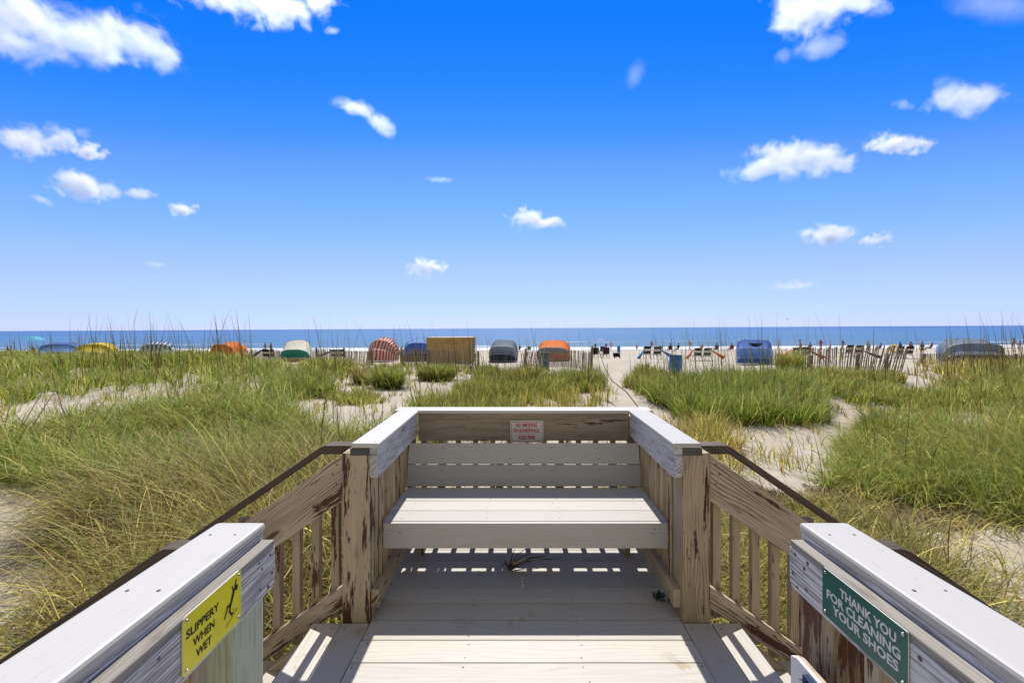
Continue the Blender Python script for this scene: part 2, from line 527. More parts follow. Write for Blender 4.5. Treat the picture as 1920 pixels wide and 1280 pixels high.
for f in (.13, .38, .635, .87):   # back struts and seat legs
    xx = x0 + f * (x1 - x0)
    b0 = p - tilt * .10 - bn * .027
    c = [b0, b0 + tilt * .37, b0 + tilt * .37 - bn * .038, b0 - bn * .038]
    lumber('back_strut', bench, [(xx, q.y, q.z) for q in c], (.05, 0, 0), M_BALUSTER, (0, .2, 1), .002)
    board('seat_bearer', bench, xx + .052, xx + .09, 2.462, 2.995, .305, ZS - .026, M_BALUSTER, (0, 1, 0), .002)
board('rear_ledger', bench, x0, x1, 2.998, 3.036, .278, .366, M_BALUSTER, (1, 0, 0), .002)
for s in (-1, 1):
    x = span(s, .665, .703)
    board('seat_leg', bench, x[0], x[1], 2.90, 2.99, 0, .304, M_BALUSTER, (0, 0, 1), .002)

# ---- landings + stairs each side
SL = .69


def stairs(s, label):
    st = thing('staircase', label, 'stairs', (sx(s, 1.6), 1.78, -.95), group='side stairs', deck=True)
    Y0, Y1 = 1.335, 2.232
    zt = 0.0
    a = .799
    n = 0
    while zt > -.85:
        for q in (0, 1):
            x = span(s, a + q * .1455, a + q * .1455 + .141)
            scr = [(x[0] + o, yy, zt) for yy in (Y0 + .05, Y0 + .45, Y1 - .04) for o in (.03, .11)]
            board('tread_board' if n else 'landing_board', st, x[0], x[1], Y0, Y1, zt - .025, zt, M_DECK, (0, 1, 0), .003, scr)
        # riser shadow gap: closed riser board set back
        a += .2755; zt -= .19; n += 1
    for yy in (Y0 + .03, 1.76, Y1 - .07):
        pts = [(sx(s, .81), yy, -.215), (sx(s, .81), yy, -.03), (sx(s, 1.07), yy, -.03), (sx(s, 1.09 + .87 / SL), yy, -.97), (sx(s, .95 + .87 / SL - .2), yy, -.97)]
        lumber('stringer', st, pts, (0, .038, 0), M_BALUSTER, (s * 1, 0, -SL), 0)
    return st


stairs(-1, 'pale side stairs going down left beneath the slippery when wet sign')
stairs(1, 'pale side stairs going down right beside the white shoe cleaning panel')


def slope_board(name, parent, s, a0, a1, ztop, h, y0, y1, mat, bevel=.003, flat_end=False, scr=()):
    """plumb-cut board falling away from the deck; ztop at a0"""
    z1 = ztop - SL * (a1 - a0)
    pts = [(sx(s, a0), y0, ztop - h), (sx(s, a0), y0, ztop), (sx(s, a1), y0, z1), (sx(s, a1), y0, z1 - h)]
    if flat_end:
        pts = [(sx(s, a0 - .16), y0, ztop - h), (sx(s, a0 - .16), y0, ztop + .001), (sx(s, a0 - .02), y0, ztop + .001), (sx(s, a0), y0, ztop - .006), (sx(s, a1), y0, z1), (sx(s, a1), y0, z1 - h), (sx(s, a0), y0, ztop - h)]
    return lumber(name, parent, pts, (0, y1 - y0, 0), mat, (s, 0, -SL), bevel, scr, (0, -1, 0), screw_r=.006)


def stair_rail(s, far, label):
    base = 2.24 if far else 1.185
    r = thing('stair_railing', label, 'railing', (sx(s, 1.6), base + .07, -.95), group='railings of the side stairs', deck=True)
    a0 = .942 if far else .955
    L = 1.32
    if far:
        yb = (base + .008, base + .046)          # rail boards, bottom rail
        ybal = (base + .048, base + .086)
        yh = (base + .128, base + .166)
    else:
        yb = (base + .094, base + .132)
        ybal = (base + .052, base + .090)
        yh = (base + .0, base + .038)
    zt = .852 if far else .862
    yh2 = (yh[0] - .01, yh[0] + .079) if far else (yh[0] - .005, yh[0] + .05)
    sc_ = [(sx(s, a0 + .03 + .02 * (q % 2)), yb[0], zt - .05 - .05 * q) for q in range(3)]
    slope_board('rail_board', r, s, a0, a0 + L, zt, .236, *yb, M_STAIRWOOD, .003, False, sc_)
    slope_board('bottom_rail', r, s, a0, a0 + L, .178, .112, *yb, M_STAIRWOOD)
    a = a0 + .035
    while a < a0 + L - .05:
        zz = SL * (a - a0)
        x = span(s, a, a + .04)
        board('baluster', r, x[0], x[1], *ybal, .035 - zz - .02, zt - .02 - zz - .03, M_BALUSTER, (0, 0, 1), .002)
        a += .102
    slope_board('handrail', r, s, a0 + (.16 if far else .06), a0 + L + .1, .868 if far else .905, .046 if far else .038, *yh2, M_SHADEWOOD, .004, True)
    x = span(s, a0 + .5, a0 + .59)
    board('newel_post', r, x[0], x[1], base + .05 if not far else base + .088, base + .09 if not far else base + .126, -.99, .485, M_RAILWOOD, (0, 0, 1), .004)
    x = span(s, a0 + L - .1, a0 + L - .01)
    board('newel_post', r, x[0], x[1], base + .05, base + .126, -1.05, -.02, M_RAILWOOD, (0, 0, 1), .004)
    return r


stair_rail(-1, True, 'sloping brown timber stair railing left of the red flaked bench post')
stair_rail(1, True, 'sloping brown timber stair railing right of the knotty bench post')
stair_rail(-1, False, 'dark near handrail of the left stairs showing beyond the cap with the yellow sign')
stair_rail(1, False, 'dark near handrail of the right stairs showing beyond the cap with the green sign')


# ---- near railings
def near_rail(s, label, pm):
    r = thing('walkway_railing', label, 'railing', (sx(s, .85), .4, 0), group='near walkway railings', deck=True)
    x = span(s, .807, .952)
    sc_ = [(xx, yy, .914) for yy in (1.245, .98, .55) for xx in (x[0] + .035, x[1] - .04)]
    board('cap_board', r, x[0], x[1], -1.3, 1.327, .888, .914, M_CAP, (0, 1, 0), .009, sc_)
    x = span(s, .812, .95)
    board('cap_nailer', r, x[0], x[1], -1.3, 1.322, .850, .8875, M_WASH, (0, 1, 0), .003)
    x = span(s, .773, .811)
    pts = [(x[0], -1.3, .729), (x[0], -1.3, .8485), (x[0], 1.318, .8485), (x[0], 1.318, .755)]
    pts += [(x[0], 1.318 - .022 * (1 - math.sin(t)), .729 + .022 * (1 - math.cos(t))) for t in (math.pi / 2 * .66, math.pi / 2 * .33, 0)]
    board('ledge', r, x[0], x[1], -1.3, 1.314, .849, .868, M_LEDGE, (0, 1, 0), .003)
    inner = x[1] if s < 0 else x[0]
    scw = [(inner, 1.29, .835), (inner, 1.30, .775), (inner, 1.235, .838), (inner, 1.25, .815), (inner, 1.24, .76), (inner, 1.28, .745), (inner, .89, .83), (inner, .3, .8)]
    lumber('rail_board', r, pts, (x[1] - x[0], 0, 0), M_WASH, (0, 1, 0), .004, scw, (-s, 0, 0), screw_r=.0055)
    post(r, s, 1.185, 1.325, -1.0, .849, pm, .812)
    post(r, s, -.6, -.46, -1.0, .849, M_POST, .812)
    x = span(s, .773, .811)
    board('bottom_rail', r, x[0], x[1], -1.3, 1.18, .06, .152, M_BALUSTER, (0, 1, 0), .003)
    yb = 1.085
    while yb > -.4:
        x = span(s, .813, .86)
        board('baluster', r, x[0], x[1], yb - .045, yb, .02, .849, M_BALUSTER, (0, 0, 1), .002)
        yb -= .118
    return r


near_rail(-1, 'near left railing with broad white cap and pale green end post', M_GREENPOST)
near_rail(1, 'near right railing with broad white cap and brown flaking end post', M_BROWNPOST)

# ---- signs
M_BLACK = flat('sign_black', (.012, .012, .014), .5, .3, var=.05)
M_YELLOW = flat('sign_yellow', (.82, .75, .012), .38, .45, var=.06, scale=14)
M_GREEN = flat('sign_green', (.008, .115, .085), .35, .5, var=.12, scale=16)
M_SIGNWHITE = flat('sign_white', (.66, .66, .64), .45, .4, var=.05)
M_RED = flat('sign_red', (.52, .045, .05), .5, .3, var=.08)
M_STEEL = flat('steel_screw', (.55, .55, .55), .3, .5, metal=1)


def text_mesh(txt, width, height, weight=.0):
    cu = bpy.data.curves.new('t', 'FONT')
    cu.body = txt; cu.size = 1; cu.offset = weight; cu.resolution_u = 3; cu.fill_mode = 'FRONT'
    o = bpy.data.objects.new('t', cu); COL.objects.link(o)
    dg = bpy.context.evaluated_depsgraph_get()
    me = bpy.data.meshes.new_from_object(o.evaluated_get(dg))
    bpy.data.objects.remove(o); bpy.data.curves.remove(cu)
    co = np.empty(len(me.vertices) * 3); me.vertices.foreach_get('co', co); co = co.reshape(-1, 3)
    lo, hi = co.min(0), co.max(0)
    polys = [tuple(p.vertices) for p in me.polygons]
    q = np.zeros_like(co)
    q[:, 0] = ((co[:, 0] - lo[0]) / (hi[0] - lo[0]) - .5) * width
    q[:, 1] = ((co[:, 1] - lo[1]) / (hi[1] - lo[1]) - .5) * height
    bpy.data.meshes.remove(me)
    return q, polys


def sign(name, label, origin, right, up, w, h, mat, lines, tmat, edge=None, t=.003, r=.012, bend=0.0, extra=None):
    """flat plate; origin = centre on the carrying face; right/up unit vectors; lines = (text, x, y, width, height)"""
    right, up = Vector(right), Vector(up)
    nrm = right.cross(up)
    M = Matrix((right, up, nrm)).transposed().to_4x4()
    root = thing(name, label, 'sign', (0, 0, 0))
    root.matrix_world = ROLLM @ Matrix.Translation(origin) @ M
    root['_loc'] = [0, 0, 0]

    def outline(w, h, r, z):
        pts = []
        for cx, cy, a in ((w / 2 - r, h / 2 - r, 0), (-w / 2 + r, h / 2 - r, 90), (-w / 2 + r, -h / 2 + r, 180), (w / 2 - r, -h / 2 + r, 270)):
            for k in range(5):
                aa = rad(a + k * 22.5)
                pts.append((cx + r * math.cos(aa), cy + r * math.sin(aa), z))
        return pts
    bz = lambda x: bend * max(0, (abs(x) / (w / 2)) - .75) ** 2 * 16 * (1 if x > 0 else .3)
    bm = bmesh.new()
    N = 24
    # plate as a strip grid so that it can bow away from the board at its end
    o = outline(w, h, r, 0)
    a = [bm.verts.new((p[0], p[1], .0015 + bz(p[0]))) for p in o]
    b = [bm.verts.new((p[0], p[1], .0015 + t + bz(p[0]))) for p in o]
    bm.faces.new(a[::-1]); bm.faces.new(b)
    n = len(a)
    for i in range(n):
        f = bm.faces.new((a[i], a[(i + 1) % n], b[(i + 1) % n], b[i])); f.material_index = 1
    bm_obj('plate', bm, root, [mat, edge or mat])
    z = .0015 + t + .0006
    bm = bmesh.new()
    for txt, x, yy, tw, th, wt in lines:
        q, polys = text_mesh(txt, tw, th, wt)
        vs = [bm.verts.new((p[0] + x, p[1] + yy, z)) for p in q]
        for pl in polys:
            try: bm.faces.new([vs[k] for k in pl])
            except ValueError: pass
    bm_obj('lettering', bm, root, tmat)
    if extra: extra(root, z)
    for cx, cy in ((1, 1), (-1, 1), (-1, -1), (1, -1)):
        bm = bmesh.new()
        px, py = cx * (w / 2 - .011), cy * (h / 2 - .011)
        add_tube(bm, [(px, py, z - .001), (px, py, z + .0022)], [.0045, .0036], 10)
        bm_obj('screw', bm, root, M_STEEL)
    return root


def strokes(root, z, segs, mat, name):
    bm = bmesh.new()
    for (x0, y0, x1, y1, w0, w1) in segs:
        d = Vector((x1 - x0, y1 - y0)).normalized(); n = Vector((-d.y, d.x))
        q = []
        for (x, y, w, e) in ((x0, y0, w0, -1), (x1, y1, w1, 1)):
            c = Vector((x, y)) + d * e * w * .25
            q.append((c + n * w / 2, c - n * w / 2))
        P = [q[0][1], q[1][1], q[1][0], q[0][0]]
        bm.faces.new([bm.verts.new((v.x, v.y, z)) for v in P])
        z += .00004
    return bm_obj(name, bm, root, mat)


# yellow: faces +X on the left fascia; right of the sign = away from the camera
def yellow_extra(root, z):
    # falling figure with both arms thrown up, body leaning back, one leg kicked out, over a slope line
    S_ = []
    strokes(root, z, [
        (.058, -.002, .069, .021, .0085, .0105),      # torso
        (.069, .021, .064, .040, .0050, .0042),        # arm
        (.070, .021, .0795, .048, .0050, .0042),       # arm
        (.058, -.002, .046, -.001, .0075, .0065),      # thigh kicked out
        (.046, -.001, .035, -.024, .0060, .0045),      # shin
        (.058, -.002, .053, -.017, .0075, .006),       # standing thigh
        (.053, -.017, .062, -.030, .0058, .0045),      # standing shin
        (.059, -.0305, .066, -.0275, .0045, .0040),    # foot
        (.040, -.048, .083, -.026, .0018, .0018),      # slope line
        (.064, -.021, .067, -.0175, .0009, .0009), (.068, -.0225, .0715, -.021, .0009, .0009), (.0665, -.0222, .0695, -.0185, .0009, .0009),
    ], M_BLACK, 'falling_figure')
    bm = bmesh.new()
    c = [(.0795 + .0058 * math.cos(k * math.pi / 8), .029 + .0075 * math.sin(k * math.pi / 8), z + .0006) for k in range(16)]
    bm.faces.new([bm.verts.new(p) for p in c])
    bm_obj('figure_head', bm, root, M_BLACK)


xl = sx(-1, .773)
sign('warning_sign', 'yellow slippery when wet sign with a falling figure on left rail', (xl, 1.048, .806), (0, 1, 0), (0, 0, 1), .200, .131, M_YELLOW,
     [('SLIPPERY', -.038, .023, .106, .0195, .030), ('WHEN', -.036, -.008, .070, .0195, .030), ('WET', -.036, -.039, .050, .0195, .030)], M_BLACK,
     edge=M_SIGNWHITE, extra=yellow_extra)
xr = sx(1, .773)
sign('courtesy_sign', 'dark green thank you for cleaning your shoes sign on right rail', (xr, 1.041, .805), (0, -1, 0), (0, 0, 1), .256, .124, M_GREEN,
     [('THANK YOU', .018, .030, .165, .0235, .034), ('FOR CLEANING', .0, .001, .222, .0235, .034), ('YOUR SHOES', .008, -.028, .196, .0235, .034)], M_SIGNWHITE,
     edge=M_SIGNWHITE, bend=.0, r=.006)


def red_border(root, z):
    bm = bmesh.new()
    w, h, t = .222, .142, .0035
    for x0, x1, y0, y1 in ((-w / 2, w / 2, h / 2 - t, h / 2), (-w / 2, w / 2, -h / 2, -h / 2 + t), (-w / 2, -w / 2 + t, -h / 2 + t, h / 2 - t), (w / 2 - t, w / 2, -h / 2 + t, h / 2 - t)):
        bm.faces.new([bm.verts.new(p) for p in ((x0, y0, z), (x1, y0, z), (x1, y1, z), (x0, y1, z))])
    bm_obj('border', bm, root, M_RED)
    bm = bmesh.new()
    bm.faces.new([bm.verts.new(p) for p in ((-.085, -.0205, z), (.085, -.0205, z), (.085, -.0185, z), (-.085, -.0185, z))])
    bm_obj('rule', bm, root, M_RED)


sign('notice_sign', 'white no smoking on boardwalk sign with red letters behind bench', (.069, 3.157, .758), (1, 0, 0), (0, 0, 1), .238, .158, M_SIGNWHITE,
     [('NO SMOKING', -.003, .046, .152, .030, .035), ('ON BOARDWALK', -.003, .008, .192, .030, .035), ('$250 FINE', -.001, -.045, .122, .033, .035)], M_RED,
     edge=M_SIGNWHITE, extra=red_border)

# ---- shoe cleaning panel at the right rail
M_PANEL = composite('scuffed_white_panel', (.66, .68, .71), .10, 0, .5, (.45, .47, .50))
M_PLYEDGE = flat('plywood_edge', (.50, .37, .24), .7, .2, var=.2, scale=30)
M_BRISTLE = flat('blue_bristle', (.012, .022, .075), .7, .3, var=.3, scale=40)
sb = thing('shoe_brush_board', 'scuffed white upright board with dark blue brush by right rail', 'shoe brush', (.72, .9, 0), deck=True)
pts = [(.787, .45, .16), (.787, 1.262, .16), (.787, 1.262, .560), (.787, 1.235, .572), (.787, .45, .585)]
lumber('panel', sb, pts, (.012, 0, 0), M_PANEL, (0, 1, 0), .001)
pts = [(.7995, 1.262, .16), (.7995, 1.262, .560), (.7995, 1.235, .572), (.7995, .45, .585), (.7995, .45, .16)]
lumber('backing', sb, pts, (.010, 0, 0), M_PLYEDGE, (0, 1, 0), .001)
bm = bmesh.new()
for k in range(9):
    for j in range(45):
        yy, zz = .62 + j * .0125, .51 + k * .0055
        q = Vector((.786, yy + random.uniform(-.003, .003), zz))
        add_tube(bm, [q, q + Vector((-.03, random.uniform(-.006, .006), random.uniform(-.006, .008)))], [.0022, .0016], 4)
add_box(bm, .7735, .7862, .61, 1.19, .505, .562)
ob = bm_obj('brush', bm, sb, M_BRISTLE)
for v in ob.data.vertices: v.co -= Vector((.72, .9, 0))

# ---- things lying on the deck
M_LEAF = flat('leaf_green', (.035, .075, .02), .6, .3, var=.35, scale=40, translucent=.2)
M_TWIG = flat('dry_twig', (.10, .075, .05), .8, .2, var=.3, scale=40)


def leaf_clump(name, label, loc, n, r, seed, twig=False):
    rnd = random.Random(seed)
    t = thing(name, label, 'leaf clump', loc, deck=True)
    bm = bmesh.new()
    for k in range(n):
        a = rnd.uniform(0, 6.28); e = rnd.uniform(.0, .9)
        c = Vector((math.cos(a), math.sin(a), 0)) * rnd.uniform(0, r) + Vector((0, 0, rnd.uniform(.002, r * .9)))
        L, W = rnd.uniform(.5, .9) * r, rnd.uniform(.25, .4) * r
        d = Vector((math.cos(a) * math.cos(e), math.sin(a) * math.cos(e), math.sin(e))); s_ = Vector((-math.sin(a), math.cos(a), 0))
        up = d.cross(s_) * -.15 * L
        v = [bm.verts.new(c - d * L * .5), bm.verts.new(c + s_ * W * .5 + up), bm.verts.new(c + d * L * .5), bm.verts.new(c - s_ * W * .5 + up)]
        bm.faces.new(v[:3]); bm.faces.new((v[0], v[2], v[3]))
    bm_obj('leaves', bm, t, M_LEAF if not twig else M_TWIG)
    return t


leaf_clump('fallen_leaves_clump', 'small green leaf clump lying on deck beside right bottom rail', (.78, 2.43, 0), 60, .035, 1)['kind'] = 'thing'
t = leaf_clump('dry_weed', 'dark dried weed with long stalks lying under the bench', (-.05, 2.72, 0), 26, .045, 4, True)
bm = bmesh.new()
for k in range(7):
    a = random.uniform(.2, 1.9); L = random.uniform(.12, .34)
    e = Vector((math.cos(a) * L, math.sin(a) * L, random.uniform(.01, .05)))
    add_tube(bm, [(0, 0, .015), e * .5 + Vector((0, 0, .03)), e], [.004, .003, .0015], 5)
bm_obj('stalk', bm, t, M_TWIG)
# ================================================================== GROUND, SEA
def grid_mesh(name, xs, ys, zf):
    X, Y = np.meshgrid(xs, ys)
    Z = zf(X, Y)
    co = np.stack([X, Y, Z], -1).reshape(-1, 3)
    nx, ny = len(xs), len(ys)
    i = np.arange(nx * ny).reshape(ny, nx)
    q = np.stack([i[:-1, :-1], i[:-1, 1:], i[1:, 1:], i[1:, :-1]], -1).reshape(-1, 4)
    me = bpy.data.meshes.new(name)
    me.vertices.add(len(co)); me.vertices.foreach_set('co', co.ravel())
    me.loops.add(q.size); me.loops.foreach_set('vertex_index', q.ravel())
    me.polygons.add(len(q)); me.polygons.foreach_set('loop_start', np.arange(len(q)) * 4)
    me.polygons.foreach_set('use_smooth', np.ones(len(q), bool))
    me.update(calc_edges=True)
    return me


def axis(lim, fine, step, grow):
    v = [0.0]
    s = step
    while v[-1] < lim:
        if v[-1] > fine: s *= grow
        v.append(v[-1] + s)
    return v


ax = axis(420, 14, .14, 1.03)
xs = np.array([-v for v in ax[:0:-1]] + ax)
ys = np.array([-40, -25, -15, -10, -7, -5, -4] + list(np.arange(-3, 14, .14)) + [14 + v for v in axis(150, 12, .2, 1.03)])

k = NT('dune_sand')
g = k.N('ShaderNodeNewGeometry'); P = g.outputs['Position']
sp = k.N('ShaderNodeSeparateXYZ'); k.t.links.new(P, sp.inputs[0])
n1 = k.noise(P, .45, 4, .6); n2 = k.noise(P, 3.0, 5, .6); n3 = k.noise(P, 160, 2, .6)
c = k.mix(k.remap(n1, .35, .65), (.475, .425, .345), (.41, .365, .285))
c = k.mix(k.remap(n2, .45, .8, 0, .55), c, (.40, .33, .25))
c = k.mix(k.remap(n3, .55, .75, 0, .35), c, (.30, .24, .17))
# scattered straw litter and dark wrack bits
lit = k.noise(k.comb(k.math('MULTIPLY', sp.outputs[0], 22), k.math('MULTIPLY', sp.outputs[1], 55)), 1, 3, .7, 1.5)
c = k.mix(k.remap(lit, .66, .72, 0, .75), c, (.25, .19, .10))
# wet sand along the water
wet = k.remap(sp.outputs[1], 74, 84)
c = k.mix(wet, c, (.26, .215, .165))
fp = k.noise(P, 5.2, 3, .5)
vf = k.N('ShaderNodeTexVoronoi', feature='SMOOTH_F1'); vf.inputs['Scale'].default_value = 2.6; k.t.links.new(P, vf.inputs['Vector'])
fp = k.math('ADD', fp, k.math('MULTIPLY', k.remap(vf.outputs['Distance'], .05, .32), .9))
k.bump(k.math('ADD', fp, k.math('MULTIPLY', n3, .04)), .55, .05)
# dead leaf litter under the grass, its dark brown also painting shade into the gaps
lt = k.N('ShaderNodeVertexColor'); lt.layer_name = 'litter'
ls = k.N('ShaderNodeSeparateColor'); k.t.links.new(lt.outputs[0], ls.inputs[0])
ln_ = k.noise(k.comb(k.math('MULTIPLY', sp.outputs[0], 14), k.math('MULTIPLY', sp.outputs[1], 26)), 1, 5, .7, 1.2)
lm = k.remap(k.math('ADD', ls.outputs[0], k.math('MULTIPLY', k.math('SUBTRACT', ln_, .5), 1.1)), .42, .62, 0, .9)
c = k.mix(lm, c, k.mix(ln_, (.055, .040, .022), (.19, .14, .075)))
k.fin(c, k.remap(wet, 0, 1, .95, .45), .25)
M_SAND = k.m
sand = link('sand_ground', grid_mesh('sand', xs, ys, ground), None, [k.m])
tag(sand, 'pale beach sand with dunes and trodden path', 'sand', None, 'structure')

SEA = -3.1
axs = axis(400, 60, 1.0, 1.05)
ax2 = [v for v in axs] + list(np.geomspace(axs[-1] * 1.3, 60000, 14))
xs2 = np.array([-v for v in ax2[:0:-1]] + ax2)
ys2 = np.concatenate([np.arange(80, 135, .35), np.geomspace(135.5, 400, 130), np.geomspace(410, 60000, 40)])


def sea_z(X, Y):
    near = np.clip((400 - Y) / 250, 0, 1) * np.clip((Y - 86) / 10, 0, 1)
    z = SEA + near * .10 * np.sin(Y * .55 + .8 * np.sin(X * .035) + .4 * np.sin(X * .11))
    for yb, h, w, a in ((96, .42, 1.6, 2.2), (112, .30, 1.8, 3.0), (133, .22, 2.2, 4.0)):
        c = yb + a * np.sin(X * .021 + yb) + .6 * np.sin(X * .09 + yb * 2)
        amp = np.clip(.45 + .9 * np.sin(X * .045 + yb * 1.7) + .4 * np.sin(X * .013 + yb), 0, 1) if yb > 100 else 1
        z = z + h * amp * np.exp(-((Y - c) / w) ** 2)
    return z


k = NT('sea_water')
g = k.N('ShaderNodeNewGeometry'); P = g.outputs['Position']
sp = k.N('ShaderNodeSeparateXYZ'); k.t.links.new(P, sp.inputs[0])
X, Yc, Z = sp.outputs
dist = k.math('LOGARITHM', Yc, 10.0)
c = k.ramp(k.remap(dist, 1.94, 3.3, 0, 1, False), [(0, (.12, .17, .19)), (.09, (.085, .165, .235)), (.3, (.050, .140, .285)), (.7, (.034, .110, .285)), (1, (.028, .095, .27))])
band = k.noise(k.comb(k.math('MULTIPLY', X, .012), k.math('MULTIPLY', dist, 34)), 1, 4, .6)
c = k.mix(k.remap(band, .40, .66, 0, .6), c, k.mix(.55, c, (.10, .22, .36)))
# foam: swash zone, then breaking crests
fx = k.noise(k.comb(k.math('MULTIPLY', X, .16), k.math('MULTIPLY', Yc, .55)), 1, 5, .7)
fy = k.noise(k.comb(k.math('MULTIPLY', X, .03), 0, 3.3), 1, 2, .5)
edge = k.math('MULTIPLY_ADD', fy, 9.0, 97.5)
sw = k.remap(k.math('SUBTRACT', edge, Yc), -3.5, 3.0)
swash = k.math('MULTIPLY', sw, k.remap(fx, .30, .48))
swash = k.math('MAXIMUM', swash, k.math('MULTIPLY', k.remap(k.math('SUBTRACT', edge, Yc), 1, 4), .85))
crest = k.math('MULTIPLY', k.remap(Z, SEA + .17, SEA + .30), k.remap(fx, .40, .52))
foam = k.math('MAXIMUM', swash, crest, clamp=True)
glint_paint = k.noise(k.comb(k.math('MULTIPLY', X, .9), k.math('MULTIPLY', dist, 380)), 1, 2, .5)
foam = k.math('MAXIMUM', foam, k.math('MULTIPLY', k.remap(glint_paint, .76, .80), .55))  # white sparkle painted into the water colour together with the foam
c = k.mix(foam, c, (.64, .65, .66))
w1 = k.noise(k.comb(k.math('MULTIPLY', X, .35), k.math('MULTIPLY', Yc, .9)), 1, 5, .65)
b = k.bump(w1, .5, .35)
k.fin(c, k.remap(foam, 0, 1, .32, .9), .22)
sea = link('sea_water', grid_mesh('sea', xs2, ys2, sea_z), None, [k.m])
tag(sea, 'blue sea with white surf along the beach', 'sea', None, 'structure')


# ================================================================== GRASS
def in_poly(px, py, poly):
    poly = np.asarray(poly, float)
    inside = np.zeros(px.shape, bool)
    j = len(poly) - 1
    for i in range(len(poly)):
        xi, yi = poly[i]; xj, yj = poly[j]
        c = ((yi > py) != (yj > py)) & (px < (xj - xi) * (py - yi) / (yj - yi + 1e-9) + xi)
        inside ^= c
        j = i
    return inside


def clear_of_deck(x, y):
    onwalk = (np.abs(x - XC) < 1.0) & (y < 3.32)
    onst = (np.abs(x - XC) < 2.55) & (y > 1.14) & (y < 2.46)
    return ~(onwalk | onst)


def sample_px(poly, n, jit=5):
    """random ground points whose foot lies in a region of the photo (uniform per ground area)"""
    poly = np.asarray(poly, float)
    lo, hi = poly.min(0), poly.max(0)
    pts = []
    # bounding ground box from the region's corners
    c = np.array([gp(float(p[0]), float(min(max(p[1], 640), 1500)), .8) for p in poly])
    x0, y0 = c[:, 0].min() - .8, max(c[:, 1].min() - .8, .5)
    x1, y1 = c[:, 0].max() + .8, c[:, 1].max() + 1.2
    got = 0
    out = []
    for _ in range(60):
        m = max(4000, n * 3)
        x = RNG.uniform(x0, x1, m); y = RNG.uniform(y0, y1, m)
        px, py = proj(x, y, ground(x, y))
        ok = in_poly(px + RNG.normal(0, jit, m), py + RNG.normal(0, jit * .35, m), poly) & clear_of_deck(x, y)
        out.append(np.stack([x[ok], y[ok]], 1)); got += ok.sum()
        if got >= n: break
    return np.concatenate(out)[:n]


def blades_mesh(name, B, mats, seg=5):
    """B: dict of arrays per blade: p(N,3) az th0 curl L w col(N,3); one bent tapering ribbon each"""
    N = len(B['az'])
    az, th, curl, L, w = B['az'], B['th'].copy(), B['curl'], B['L'], B['w']
    p = B['p'].copy()
    dirh = np.stack([np.cos(az), np.sin(az), np.zeros(N)], 1)
    tw = az + np.pi / 2 + RNG.normal(0, .5, N)
    side = np.stack([np.cos(tw), np.sin(tw), RNG.normal(0, .15, N)], 1)
    V = np.empty((N, seg + 1, 2, 3), np.float32)
    drift = RNG.normal(0, 1, N) * B.get('dr', np.full(N, .07))
    for s in range(seg + 1):
        t = s / seg
        ww = (w * (1.0 - .9 * t ** 1.6) * (.75 + .25 * min(1, t * 6)))[:, None]
        V[:, s, 0] = p - side * ww * .5
        V[:, s, 1] = p + side * ww * .5
        st = (L / seg)[:, None]
        p = p + st * (dirh * np.sin(th)[:, None] + np.array([0, 0, 1.0]) * np.cos(th)[:, None] + side * drift[:, None])
        th = th + curl / seg * (.4 + 1.2 * t)
    nv = (seg + 1) * 2
    base = (np.arange(N) * nv)[:, None]
    loc = np.array([[2 * s, 2 * s + 1, 2 * s + 3, 2 * s + 2] for s in range(seg)]).reshape(1, -1)
    idx = (base + loc).astype(np.int32).ravel()
    nf = N * seg
    me = bpy.data.meshes.new(name)
    me.vertices.add(N * nv); me.vertices.foreach_set('co', V.ravel())
    me.loops.add(nf * 4); me.loops.foreach_set('vertex_index', idx)
    me.polygons.add(nf); me.polygons.foreach_set('loop_start', np.arange(nf) * 4)
    me.polygons.foreach_set('use_smooth', np.ones(nf, bool))
    me.update(calc_edges=True)
    at = me.color_attributes.new('blade', 'FLOAT_COLOR', 'POINT')
    C = np.ones((N, nv, 4), np.float32)
    tip = B.get('tip')
    for s in range(seg + 1):
        f = (s / seg) ** 1.5
        cc = B['col'] if tip is None else B['col'] * (1 - f) + tip * f
        C[:, 2 * s, :3] = cc; C[:, 2 * s + 1, :3] = cc
    at.data.foreach_set('color', C.ravel())
    for m in mats: me.materials.append(m)
    return me


k = NT('grass_blade')
a = k.N('ShaderNodeVertexColor'); a.layer_name = 'blade'
k.fin(a.outputs[0], .5, .14)
tr = k.N('ShaderNodeBsdfTranslucent'); k.set(tr.inputs[0], k.mix(.35, a.outputs[0], (.9, 1.0, .35), 'MULTIPLY'))
k.set(tr.inputs[0], a.outputs[0])
mx = k.N('ShaderNodeMixShader'); mx.inputs[0].default_value = .34
k.t.links.new(k.bsdf.outputs[0], mx.inputs[1]); k.t.links.new(tr.outputs[0], mx.inputs[2])
k.t.links.new(mx.outputs[0], k.out.inputs['Surface'])
M_GRASS = k.m

PAL = {
    'green': np.array([(.17, .235, .045), (.22, .275, .06), (.28, .32, .09), (.11, .175, .035), (.33, .345, .12)]),
    'lush': np.array([(.13, .225, .038), (.18, .27, .05), (.235, .31, .07), (.09, .16, .03)]),
    'olive': np.array([(.29, .28, .095), (.36, .33, .13), (.21, .215, .065), (.42, .38, .17)]),
    'straw': np.array([(.55, .45, .22), (.46, .37, .17), (.64, .54, .30), (.36, .275, .125)]),
    'brown': np.array([(.19, .125, .06), (.25, .17, .085), (.14, .095, .05), (.30, .21, .11)]),
}


def pal(mix, n):
    names = list(mix); w = np.array([mix[q] for q in names], float); w /= w.sum()
    pick = RNG.choice(len(names), n, p=w)
    out = np.empty((n, 3))
    for i, q in enumerate(names):
        m = pick == i
        P_ = PAL[q]
        out[m] = P_[RNG.integers(0, len(P_), m.sum())]
    return out * np.array([1.22, 1.24, .72]) * np.exp(RNG.normal(0, .42, (n, 1))).clip(.35, 2.1), pick


